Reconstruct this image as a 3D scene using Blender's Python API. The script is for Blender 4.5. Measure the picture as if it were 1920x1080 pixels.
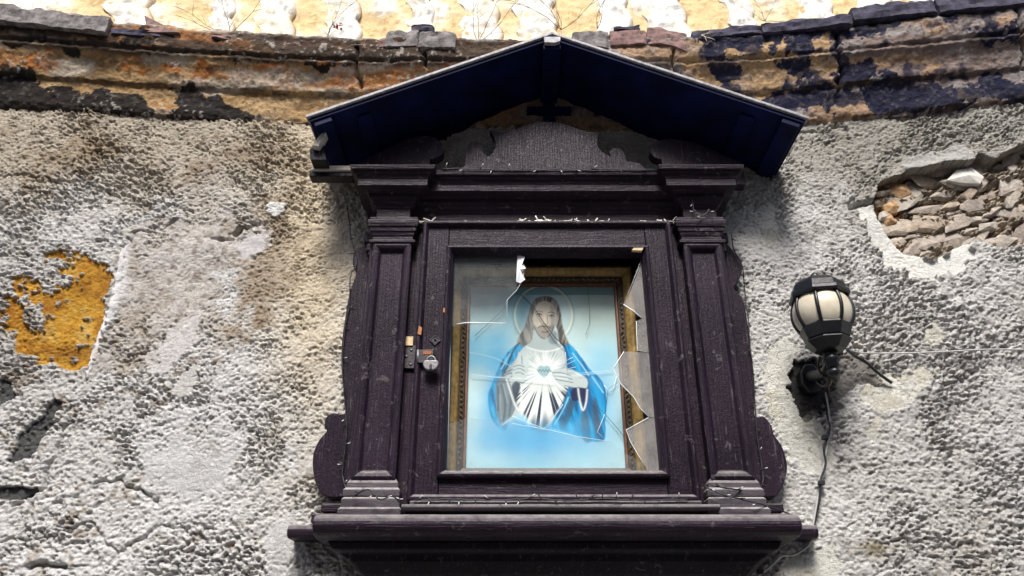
import bpy, math, random
import numpy as np
from mathutils import Vector, Matrix
random.seed(7)
R = math.radians
scene = bpy.context.scene
for o in list(bpy.data.objects): bpy.data.objects.remove(o)

# ------------------------------------------------------------------ camera
F, TH, D = 1400.0, R(26.4), 2.3            # focal length in 1920-px units, upward pitch, metres to the wall
GROUND = -1.6                              # eye level is z = 0
cam_d = bpy.data.cameras.new('camera'); cam = bpy.data.objects.new('camera', cam_d)
scene.collection.objects.link(cam); scene.camera = cam
cam.location = (0, -D, 0); cam.rotation_euler = (R(90) + TH, 0, 0)
cam_d.sensor_width = 36; cam_d.lens = F / 1920 * 36; cam_d.clip_start = .05; cam_d.clip_end = 2000
scene.render.resolution_x, scene.render.resolution_y = 1024, 576

# ------------------------------------------------------------------ sky, sun, exposure
SUN_EL, SUN_AZ = R(52), R(-6)             # azimuth: 0 = straight behind the camera, minus = from the left
w = bpy.data.worlds.new('World'); scene.world = w; w.use_nodes = True
nt = w.node_tree; nt.nodes.clear()
sky = nt.nodes.new('ShaderNodeTexSky'); sky.sky_type = 'NISHITA'; sky.sun_disc = False
sky.sun_elevation = SUN_EL; sky.sun_rotation = R(180) - SUN_AZ
sky.air_density = 1.0; sky.dust_density = 2.5; sky.ozone_density = 1.0
bg = nt.nodes.new('ShaderNodeBackground'); bg.inputs[1].default_value = .11
out = nt.nodes.new('ShaderNodeOutputWorld')
nt.links.new(sky.outputs[0], bg.inputs[0]); nt.links.new(bg.outputs[0], out.inputs[0])
sd = bpy.data.lights.new('sun', 'SUN'); sun = bpy.data.objects.new('sun', sd); scene.collection.objects.link(sun)
sd.energy = 2.6; sd.angle = R(18); sd.color = (1, .965, .915)
sdir = Vector((math.sin(SUN_AZ) * math.cos(SUN_EL), -math.cos(SUN_AZ) * math.cos(SUN_EL), math.sin(SUN_EL)))
sun.rotation_euler = sdir.to_track_quat('Z', 'Y').to_euler(); sun.location = (0, -6, 8)
vs = scene.view_settings; vs.view_transform = 'Standard'; vs.look = 'None'; vs.gamma = 1; vs.use_curve_mapping = False
vs.exposure = 1.08

# ------------------------------------------------------------------ helpers
def ray(px, py, d):
    """point at depth d in front of the wall plane that the photograph shows at (px, py)"""
    a = (px - 960) / F; b = (540 - py) / F; c, s = math.cos(TH), math.sin(TH)
    t = (D - d) / (c - b * s)
    return Vector((a * t, -d, (s + b * c) * t))
def project(x, y, z):
    yr = y + D; c, s = math.cos(TH), math.sin(TH)
    dep = yr * c + z * s; up = -yr * s + z * c
    return 960 + F * x / dep, 540 - F * up / dep
def bend(x):
    """the old wall is not straight: it swings forward on both sides of the shrine"""
    x = np.asarray(x, float)
    l = np.log1p(np.exp(np.clip((-.72 - x) / .12, -50, 50))) * .12 * math.tan(R(6))
    r = np.log1p(np.exp(np.clip((x - .86) / .12, -50, 50))) * .12 * math.tan(R(8.5))
    return l + r
def on_wall(px, py, d=0.):
    p = ray(px, py, d)
    for _ in range(6): p = ray(px, py, d + float(bend(p.x)))
    return p

def _h(ix, iy, seed):
    n = (ix.astype(np.int64) * 374761393 + iy.astype(np.int64) * 668265263 + seed * 974634777) & 0xFFFFFFFF
    n = ((n ^ (n >> 13)) * 1274126177) & 0xFFFFFFFF
    n = ((n ^ (n >> 16)) * 2246822519) & 0xFFFFFFFF
    return ((n ^ (n >> 15)) & 0xFFFFFF) / float(0xFFFFFF)
def vn(x, y, seed=0):
    ix = np.floor(x); iy = np.floor(y); fx = x - ix; fy = y - iy
    fx = fx * fx * fx * (fx * (fx * 6 - 15) + 10); fy = fy * fy * fy * (fy * (fy * 6 - 15) + 10)
    a = _h(ix, iy, seed); b = _h(ix + 1, iy, seed); c = _h(ix, iy + 1, seed); d = _h(ix + 1, iy + 1, seed)
    return (a + (b - a) * fx) * (1 - fy) + (c + (d - c) * fx) * fy
def fbm(x, y, seed=0, o=4, g=.5):
    t = 0; a = 1; s = 0
    for i in range(o):
        t = t + a * vn(x * 2 ** i + 17.3 * i, y * 2 ** i - 9.1 * i, seed + i); s += a; a *= g
    return t / s
def sst(a, b, x):
    t = np.clip((x - a) / (b - a), 0, 1); return t * t * (3 - 2 * t)
def inpoly(U, V, pts):
    m = np.zeros(U.shape, bool); n = len(pts)
    for i in range(n):
        x1, y1 = pts[i]; x2, y2 = pts[(i + 1) % n]
        if y1 == y2: continue
        m ^= ((y1 > V) != (y2 > V)) & (U < (x2 - x1) * (V - y1) / (y2 - y1) + x1)
    return m
def seg(U, V, pts):
    """distance to a polyline"""
    best = np.full(U.shape, 1e9)
    for (x1, y1), (x2, y2) in zip(pts[:-1], pts[1:]):
        dx, dy = x2 - x1, y2 - y1; t = np.clip(((U - x1) * dx + (V - y1) * dy) / (dx * dx + dy * dy + 1e-9), 0, 1)
        best = np.minimum(best, np.hypot(U - x1 - t * dx, V - y1 - t * dy))
    return best
def blob(U, V, cx, cy, rx, ry, rot=0):
    c, s = math.cos(R(rot)), math.sin(R(rot)); dx, dy = U - cx, V - cy
    return np.exp(-(((dx * c + dy * s) / rx) ** 2 + ((-dx * s + dy * c) / ry) ** 2))

def link(o, parent=None):
    scene.collection.objects.link(o)
    if parent is not None:
        o.parent = parent
        o.matrix_parent_inverse = Matrix.Identity(4)
    return o
def tag(o, label, cat=None, group=None, kind=None):
    if label: o['label'] = label
    if cat: o['category'] = cat
    if group: o['group'] = group
    if kind: o['kind'] = kind
    return o
def empty(name, loc, label=None, cat=None, group=None):
    o = bpy.data.objects.new(name, None); o.location = loc; o.empty_display_size = .05; link(o)
    return tag(o, label, cat, group)
def worldloc(o):
    p = Vector(o.location)
    while o.parent is not None: o = o.parent; p += Vector(o.location)
    return p
class MB:
    """collects shapes in world coordinates; build() links them as one mesh object"""
    def __init__(s): s.v = []; s.f = []; s.sm = []
    def add(s, vs, fs, smooth=False):
        n = len(s.v); s.v += [tuple(p) for p in vs]; s.f += [tuple(i + n for i in f) for f in fs]; s.sm += [smooth] * len(fs); return s
    def box(s, x0, x1, d0, d1, z0, z1):
        v = [(x, -d, z) for z in (z0, z1) for d in (d1, d0) for x in (x0, x1)]
        return s.add(v, [(0, 2, 3, 1), (4, 5, 7, 6), (0, 1, 5, 4), (2, 6, 7, 3), (0, 4, 6, 2), (1, 3, 7, 5)])
    def prism(s, pts, d0, d1, smooth=False):
        n = len(pts); v = [(x, -d1, z) for x, z in pts] + [(x, -d0, z) for x, z in pts]
        a = sum(pts[i][0] * pts[(i + 1) % n][1] - pts[(i + 1) % n][0] * pts[i][1] for i in range(n))
        f = [tuple(range(n)), tuple(range(2 * n - 1, n - 1, -1))] + [(i, i + n, (i + 1) % n + n, (i + 1) % n) for i in range(n)]
        if a < 0: f = [tuple(reversed(q)) for q in f]
        return s.add(v, f, smooth)
    def extrude_x(s, prof, x0, x1):
        """prof: closed polygon of (d, z)"""
        n = len(prof); v = [(x0, -d, z) for d, z in prof] + [(x1, -d, z) for d, z in prof]
        a = sum(prof[i][0] * prof[(i + 1) % n][1] - prof[(i + 1) % n][0] * prof[i][1] for i in range(n))
        f = [tuple(range(n)), tuple(range(2 * n - 1, n - 1, -1))] + [(i, i + n, (i + 1) % n + n, (i + 1) % n) for i in range(n)]
        if a > 0: f = [tuple(reversed(q)) for q in f]
        return s.add(v, f)
    def rings(s, x0, x1, z0, z1, prof, cap=False, smooth=False):
        """nested rectangles: prof = (inset, d) from outside inwards"""
        v = []; f = []
        for i, d in prof: v += [(x0 + i, -d, z0 + i), (x1 - i, -d, z0 + i), (x1 - i, -d, z1 - i), (x0 + i, -d, z1 - i)]
        for k in range(len(prof) - 1):
            for j in range(4):
                a = 4 * k + j; b = 4 * k + (j + 1) % 4; f.append((a, b, b + 4, a + 4))
        if cap: n = 4 * (len(prof) - 1); f.append((n, n + 1, n + 2, n + 3))
        return s.add(v, f, smooth)
    def sweep(s, path, prof, close_top=True):
        """plan path [(x, d)] going left to right; prof [(out, z)] from low to high; mitred"""
        P = [Vector(p) for p in path]; N = []
        for i in range(len(P) - 1):
            t = (P[i + 1] - P[i]).normalized(); N.append(Vector((-t.y, t.x)))
        off = []
        for i in range(len(P)):
            if i == 0: o = N[0]
            elif i == len(P) - 1: o = N[-1]
            else:
                o = N[i - 1] + N[i]; o = o / max(.2, o.dot(N[i]))
            off.append(o)
        m = len(P); v = []
        for (q, z) in prof:
            for p, o in zip(P, off): r = p + o * q; v.append((r.x, -max(r.y, 0), z))
        f = []
        for k in range(len(prof) - 1):
            for i in range(m - 1): a = k * m + i; f.append((a, a + 1, a + 1 + m, a + m))
        if close_top: f.append(tuple(range((len(prof) - 1) * m, len(prof) * m))); f.append(tuple(reversed(range(m))))
        return s.add(v, f)
    def tube(s, pts, r, n=6, r1=None):
        pts = [Vector(p) for p in pts]; v = []; f = []; m = len(pts); prev = None
        for i, p in enumerate(pts):
            t = (pts[min(i + 1, m - 1)] - pts[max(i - 1, 0)]).normalized()
            a = t.cross(Vector((0, 0, 1)) if prev is None else prev.cross(t)) if False else t.orthogonal() if prev is None else (prev - t * prev.dot(t))
            if a.length < 1e-6: a = t.orthogonal()
            a.normalize(); prev = a; b = t.cross(a)
            rr = r if r1 is None else r + (r1 - r) * i / max(1, m - 1)
            for k in range(n): an = 2 * math.pi * k / n; v.append(p + (a * math.cos(an) + b * math.sin(an)) * rr)
        for i in range(m - 1):
            for k in range(n): f.append((i * n + k, i * n + (k + 1) % n, (i + 1) * n + (k + 1) % n, (i + 1) * n + k))
        f.append(tuple(reversed(range(n)))); f.append(tuple(range((m - 1) * n, m * n)))
        return s.add(v, f, True)
    def lathe(s, c, prof, n=24, smooth=True, phase=0.):
        """prof: (radius, z) bottom to top, axis vertical through c"""
        v = []; f = []
        for r, z in prof:
            for k in range(n): a = 2 * math.pi * (k + phase) / n; v.append((c[0] + r * math.cos(a), c[1] + r * math.sin(a), z))
        for i in range(len(prof) - 1):
            for k in range(n): f.append((i * n + k, i * n + (k + 1) % n, (i + 1) * n + (k + 1) % n, (i + 1) * n + k))
        f.append(tuple(reversed(range(n)))); f.append(tuple(range((len(prof) - 1) * n, len(prof) * n)))
        return s.add(v, f, smooth)
    def build(s, name, mat, parent=None, bevel=0., seg_=2):
        base = worldloc(parent) if parent is not None else Vector((0, 0, 0))
        me = bpy.data.meshes.new(name)
        me.from_pydata([(p[0] - base.x, p[1] - base.y, p[2] - base.z) for p in s.v], [], s.f)
        me.polygons.foreach_set('use_smooth', s.sm); me.materials.append(mat); me.update()
        o = bpy.data.objects.new(name, me); link(o, parent)
        if bevel:
            b = o.modifiers.new('bevel', 'BEVEL'); b.width = bevel; b.segments = seg_; b.limit_method = 'ANGLE'; b.angle_limit = R(35)
        return o
def origin_build(mb, name, mat, loc, **k):
    """a one-mesh thing whose origin stands at loc"""
    o = mb.build(name, mat, None, **k); o.data.transform(Matrix.Translation(-Vector(loc))); o.location = loc; return o
def crom(pts, n=6, closed=False):
    P = [Vector(p) for p in pts]; out_ = []; m = len(P)
    rng = range(m if closed else m - 1)
    for i in rng:
        p0 = P[(i - 1) % m] if closed or i > 0 else P[0]; p1 = P[i]; p2 = P[(i + 1) % m]; p3 = P[(i + 2) % m] if closed or i + 2 < m else P[-1]
        for k in range(n):
            t = k / n
            out_.append(.5 * ((2 * p1) + (p2 - p0) * t + (2 * p0 - 5 * p1 + 4 * p2 - p3) * t * t + (3 * p1 - p0 - 3 * p2 + p3) * t ** 3))
    if not closed: out_.append(P[-1])
    return out_
def grid_mesh(name, X, Y, Z, col, mat, parent=None, smooth=True):
    h, wd = X.shape; me = bpy.data.meshes.new(name)
    base = worldloc(parent) if parent is not None else Vector((0, 0, 0))
    co = np.stack([X - base.x, Y - base.y, Z - base.z], -1).reshape(-1, 3).astype(np.float32)
    idx = np.arange(h * wd).reshape(h, wd)
    q = np.stack([idx[:-1, :-1], idx[:-1, 1:], idx[1:, 1:], idx[1:, :-1]], -1).reshape(-1, 4).astype(np.int32)
    me.vertices.add(len(co)); me.vertices.foreach_set('co', co.ravel())
    me.loops.add(q.size); me.loops.foreach_set('vertex_index', q.ravel())
    me.polygons.add(len(q)); me.polygons.foreach_set('loop_start', np.arange(0, q.size, 4, dtype=np.int32))
    me.polygons.foreach_set('use_smooth', np.full(len(q), smooth))
    me.update(calc_edges=True)
    if col is not None:
        at = me.color_attributes.new('Col', 'FLOAT_COLOR', 'POINT')
        c4 = np.concatenate([col.reshape(-1, 3), np.ones((len(co), 1))], 1).astype(np.float32)
        at.data.foreach_set('color', c4.ravel())
    me.materials.append(mat); o = bpy.data.objects.new(name, me); link(o, parent); return o

# ------------------------------------------------------------------ materials
def mat(name):
    m = bpy.data.materials.new(name); m.use_nodes = True; t = m.node_tree
    return m, t, t.nodes['Principled BSDF'], t.nodes.new, t.links.new
def ramp(N, L, src, stops):
    r = N('ShaderNodeValToRGB'); L(src, r.inputs[0]); e = r.color_ramp.elements
    while len(e) < len(stops): e.new(.5)
    for q, (p, c) in zip(e, stops): q.position = p; q.color = (*c, 1) if len(c) == 3 else c
    return r.outputs[0]
def noise(N, L, scale, detail=4, vec=None, rough=.55, dist=0.):
    n = N('ShaderNodeTexNoise'); n.inputs['Scale'].default_value = scale; n.inputs['Detail'].default_value = detail
    n.inputs['Roughness'].default_value = rough; n.inputs['Distortion'].default_value = dist
    if vec is not None: L(vec, n.inputs['Vector'])
    return n.outputs[0]
def bumped(N, L, b, h, dist, strength=1., prev=None):
    k = N('ShaderNodeBump'); k.inputs['Distance'].default_value = dist; k.inputs['Strength'].default_value = strength
    L(h, k.inputs['Height'])
    if prev is not None: L(prev, k.inputs['Normal'])
    if b is not None: L(k.outputs[0], b.inputs['Normal'])
    return k.outputs[0]
def mix(N, L, fac, a, b, mode='MIX'):
    m = N('ShaderNodeMix'); m.data_type = 'RGBA'; m.blend_type = mode
    for s, v in ((0, fac), (6, a), (7, b)):
        if isinstance(v, (int, float)): m.inputs[s].default_value = v
        elif isinstance(v, tuple): m.inputs[s].default_value = (*v, 1)
        else: L(v, m.inputs[s])
    return m.outputs[2]
def math_(N, L, op, a, b=None):
    m = N('ShaderNodeMath'); m.operation = op
    for i, v in ((0, a), (1, b)):
        if v is None: continue
        if isinstance(v, (int, float)): m.inputs[i].default_value = v
        else: L(v, m.inputs[i])
    return m.outputs[0]
def pos(N): return N('ShaderNodeNewGeometry').outputs['Position']

def vcol_mat(name, rough=.92, bump=.0015, scale=260, var=.22):
    m, t, b, N, L = mat(name); a = N('ShaderNodeVertexColor'); a.layer_name = 'Col'; p = pos(N)
    n1 = noise(N, L, 90, 5, p, .65); n2 = noise(N, L, scale, 4, p, .7)
    k = ramp(N, L, n1, [(.25, (1 - var,) * 3), (.75, (1 + var * .6,) * 3)])
    L(mix(N, L, 1., a.outputs[0], k, 'MULTIPLY'), b.inputs['Base Color'])
    b.inputs['Roughness'].default_value = rough; b.inputs['Specular IOR Level'].default_value = .25
    bumped(N, L, b, n2, bump, 1.); return m
M = {}
M['plaster'] = vcol_mat('plaster', bump=.006, scale=240, var=.32)
M['cornice'] = vcol_mat('cornice_stone', bump=.006, scale=120, var=.4)
M['upper'] = vcol_mat('upper_plaster', bump=.003, scale=110)

def wood(name, col, dust=.35, grain='z', rough=(.28, .62), chip=.45, spec=.17, bk=1.):
    m, t, b, N, L = mat(name); p = pos(N)
    mp = N('ShaderNodeMapping'); L(p, mp.inputs[0])
    mp.inputs['Scale'].default_value = {'z': (80, 80, 3.5), 'x': (3.5, 80, 80)}[grain]
    g = noise(N, L, 1.0, 6, mp.outputs[0], .65); fine = noise(N, L, 190, 4, p, .6); big = noise(N, L, 5, 4, p)
    speck = noise(N, L, 75, 3, p, .7)
    c = mix(N, L, ramp(N, L, big, [(.35, (0, 0, 0)), (.7, (1, 1, 1))]), col, tuple(q * 1.9 + .003 for q in col))
    c = mix(N, L, ramp(N, L, noise(N, L, 1.0, 5, mp.outputs[0], .7, 1.5), [(.50, (0, 0, 0)), (.75, (.6,) * 3)]), c, tuple(q * 2.6 + .005 for q in col))
    c = mix(N, L, ramp(N, L, speck, [(.69, (0, 0, 0)), (.74, (chip,) * 3)]), c, (.23, .21, .22))
    nz = N('ShaderNodeSeparateXYZ'); L(N('ShaderNodeNewGeometry').outputs['Normal'], nz.inputs[0])
    up = ramp(N, L, nz.outputs[2], [(.25, (0, 0, 0)), (.85, (1, 1, 1))])
    dn = math_(N, L, 'MULTIPLY', up, ramp(N, L, noise(N, L, 40, 5, p, .7), [(.3, (dust * .5,) * 3), (.65, (dust * 1.6,) * 3)]))
    c = mix(N, L, dn, c, (.42, .39, .38))
    pk = noise(N, L, 26, 7, p, .72, .6); peel = ramp(N, L, pk, [(.605, (0, 0, 0)), (.63, (chip * 1.5,) * 3)])
    c = mix(N, L, peel, c, (.10, .088, .095))
    lg = N('ShaderNodeMapping'); L(p, lg.inputs[0]); lg.inputs['Scale'].default_value = {'z': (150, 150, 12), 'x': (12, 150, 150)}[grain]
    c = mix(N, L, ramp(N, L, noise(N, L, 1., 4, lg.outputs[0], .6), [(.62, (0, 0, 0)), (.72, (chip,) * 3)]), c, (.16, .145, .155))
    L(c, b.inputs['Base Color'])
    L(ramp(N, L, fine, [(.3, (rough[0],) * 3), (.7, (rough[1],) * 3)]), b.inputs['Roughness'])
    b.inputs['Specular IOR Level'].default_value = spec
    crk = N('ShaderNodeTexVoronoi'); crk.feature = 'DISTANCE_TO_EDGE'; crk.inputs['Scale'].default_value = 1.6; L(mp.outputs[0], crk.inputs['Vector'])
    cr = ramp(N, L, crk.outputs[0], [(0, (0, 0, 0)), (.09, (1, 1, 1))])
    n = bumped(N, L, None, g, .0020 * bk, .9); n = bumped(N, L, None, peel, .0012 * bk, .8, n); n = bumped(N, L, None, cr, .0006 * bk, .7, n); n = bumped(N, L, None, fine, .0014 * bk, .9, n); bumped(N, L, b, speck, .0016 * bk, .6, n)
    return m
M['wood'] = wood('dark_painted_wood', (.0095, .0046, .0105))
M['woodx'] = wood('dark_painted_board', (.0095, .0046, .0105), grain='x')
M['worn'] = wood('worn_painted_board', (.040, .034, .040), dust=.8, grain='x', rough=(.5, .8), chip=.7)
M['black_wood'] = wood('black_underside_wood', (.006, .0045, .007), dust=.2)
M['bleached'] = wood('bleached_wood', (.36, .33, .28), dust=.2, grain='x', rough=(.8, .95), chip=.2)

def plain(name, col, rough=.6, metal=0., var=.25, scale=60, bump=.0006, spec=.5):
    m, t, b, N, L = mat(name); p = pos(N); n = noise(N, L, scale, 5, p, .6)
    L(ramp(N, L, n, [(.3, tuple(c * (1 - var) for c in col)), (.7, tuple(min(1, c * (1 + var)) for c in col))]), b.inputs['Base Color'])
    b.inputs['Roughness'].default_value = rough; b.inputs['Metallic'].default_value = metal; b.inputs['Specular IOR Level'].default_value = spec
    bumped(N, L, b, n, bump, .8); return m
M['navy'] = plain('navy_painted_boards', (.0022, .0052, .040), .6, 0, .6, 9, .003, .14)  # blue shade under the roof is put into the boards' colour
M['zinc'] = plain('zinc_edge', (.27, .265, .28), .6, .1, .5, 70, .002)
M['iron'] = plain('black_iron', (.006, .0065, .009), .38, 0, .5, 90, .0008)
M['steel'] = plain('worn_steel', (.20, .195, .20), .42, .5, .5, 220, .0012)
M['plate'] = plain('dark_lock_plate', (.035, .03, .036), .45, .3, .6, 130, .0012)
M['rust'] = plain('rusty_iron', (.30, .10, .035), .8, 0, .5, 200, .001)
M['gold'] = plain('dull_gilding', (.30, .19, .055), .5, .15, .45, 60, .001)
M['gilt_edge'] = plain('red_brown_edge', (.16, .055, .02), .5, 0, .4, 80, .0008)
M['carve'] = plain('dark_carved_gesso', (.035, .024, .014), .5, .1, .7, 160, .001)
M['pinewood'] = plain('bare_pine', (.62, .47, .28), .75, 0, .25, 90, .0008)
M['orangewood'] = plain('bare_orange_wood', (.36, .16, .06), .8, 0, .35, 150, .001)
M['wire_black'] = plain('black_cable', (.012, .012, .013), .5, 0, .3, 80)
M['wire_grey'] = plain('grey_cable', (.42, .41, .40), .5, 0, .2, 80)
M['bulb'] = plain('clear_led', (.55, .55, .56), .25, 0, .2, 80)
M['straw'] = plain('dry_straw', (.72, .68, .60), .8, 0, .25, 150)
M['twig'] = plain('dry_twig', (.16, .11, .06), .85, 0, .4, 90)
M['twigpale'] = plain('pale_dry_stem', (.62, .55, .42), .85, 0, .3, 90)
M['red'] = plain('red_flower', (.40, .006, .012), .6, 0, .3, 90)
M['tile'] = plain('grey_weathered_tile', (.15, .135, .13), .9, 0, .8, 34, .006)
M['tilered'] = plain('red_clay_tile', (.17, .10, .09), .9, 0, .7, 34, .006)
M['tilenavy'] = plain('black_mossy_coping', (.035, .032, .055), .9, 0, .95, 30, .007)  # near-black with a blue cast, strongly mottled
M['crackdark'] = plain('dark_crack', (.03, .035, .04), .4)
M['crackpale'] = plain('pale_crack', (.85, .9, .92), .3, 0, .1)
M['ground'] = plain('street_paving', (.22, .21, .20), .9, 0, .3, 6, .004)
M['tape'] = plain('brittle_tape', (.75, .76, .78), .35, 0, .1)
def lampglass():
    m, t, b, N, L = mat('cream_lamp_glass'); p = pos(N); n = noise(N, L, 9, 4, p, .6)
    L(ramp(N, L, n, [(.25, (.44, .37, .25)), (.5, (.64, .58, .46)), (.75, (.74, .70, .60))]), b.inputs['Base Color'])
    b.inputs['Roughness'].default_value = .28; b.inputs['Subsurface Weight'].default_value = .25; b.inputs['Subsurface Radius'].default_value = (.02, .018, .012)
    return m
M['lamp'] = lampglass()
def glass(name, dust, rough=.02, col=(.7, .75, .78)):
    m = bpy.data.materials.new(name); m.use_nodes = True; t = m.node_tree; t.nodes.clear(); N = t.nodes.new; L = t.links.new
    tr = N('ShaderNodeBsdfTransparent'); tr.inputs[0].default_value = (.97, .985, .985, 1)
    gl = N('ShaderNodeBsdfGlossy'); gl.inputs['Roughness'].default_value = rough
    fr = N('ShaderNodeFresnel'); bf = N('ShaderNodeNewGeometry').outputs['Backfacing']
    L(math_(N, L, 'ADD', math_(N, L, 'MULTIPLY', bf, 1 / 1.5 - 1.5), 1.5), fr.inputs[0])
    df = N('ShaderNodeBsdfDiffuse'); df.inputs[0].default_value = (*col, 1)
    m1 = N('ShaderNodeMixShader'); m2 = N('ShaderNodeMixShader'); o = N('ShaderNodeOutputMaterial')
    L(fr.outputs[0], m1.inputs[0]); L(tr.outputs[0], m1.inputs[1]); L(gl.outputs[0], m1.inputs[2])
    p = pos(N); n = noise(N, L, 22, 6, p, .7)
    L(ramp(N, L, n, [(.3, (dust * .55,) * 3), (.7, (dust * 1.4,) * 3)]), m2.inputs[0])
    L(m1.outputs[0], m2.inputs[1]); L(df.outputs[0], m2.inputs[2]); L(m2.outputs[0], o.inputs[0]); return m
M['glass'] = glass('dusty_glass', .04)
M['glass_dirty'] = glass('dirty_glass', .22, .06, (.52, .50, .48))
M['glass_clean'] = glass('picture_glass', .008)
def stonemat():
    m, t, b, N, L = mat('rubble_stone'); oi = N('ShaderNodeObjectInfo'); p = pos(N)
    c = ramp(N, L, oi.outputs['Random'], [(0, (.38, .34, .29)), (.3, (.46, .40, .335)), (.6, (.31, .26, .22)), (.8, (.47, .42, .36)), (1, (.40, .31, .22))])
    n = noise(N, L, 45, 6, p, .7); k = ramp(N, L, n, [(.3, (.6,) * 3), (.7, (1.25,) * 3)])
    L(mix(N, L, 1., c, k, 'MULTIPLY'), b.inputs['Base Color']); b.inputs['Roughness'].default_value = .95
    bumped(N, L, b, n, .008, 1.); return m
M['stone'] = stonemat()
M['stone_orange'] = plain('ochre_stone', (.36, .22, .11), .95, 0, .5, 60, .006)
M['stone_white'] = plain('pale_mortar_stone', (.62, .59, .54), .95, 0, .15, 40, .003)

# ------------------------------------------------------------------ ground
g = MB(); g.add([(-60, -60, GROUND), (60, -60, GROUND), (60, 6, GROUND), (-60, 6, GROUND)], [(0, 1, 2, 3)])
tag(g.build('ground', M['ground']), None, kind='structure')

# unseen building added behind the camera to cut the low sky off glass and wood
ob = MB(); ob.box(-14, 14, 6.2, 10, GROUND, 5.0)
opp = ob.build('opposite_building', M['ground']); opp['kind'] = 'structure'
for i in range(7):
    for j in range(2): MB().box(-12.4 + i * 4, -11.2 + i * 4, 6.06, 6.24, -.4 + j * 2.9, 1.4 + j * 2.9).build('shutter', M['tile'], opp)
# ------------------------------------------------------------------ the building wall
wall = empty('building_wall', (0, 0, GROUND), 'old rough plastered building wall with stained cornice and yellow upper storey', 'wall')

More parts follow.
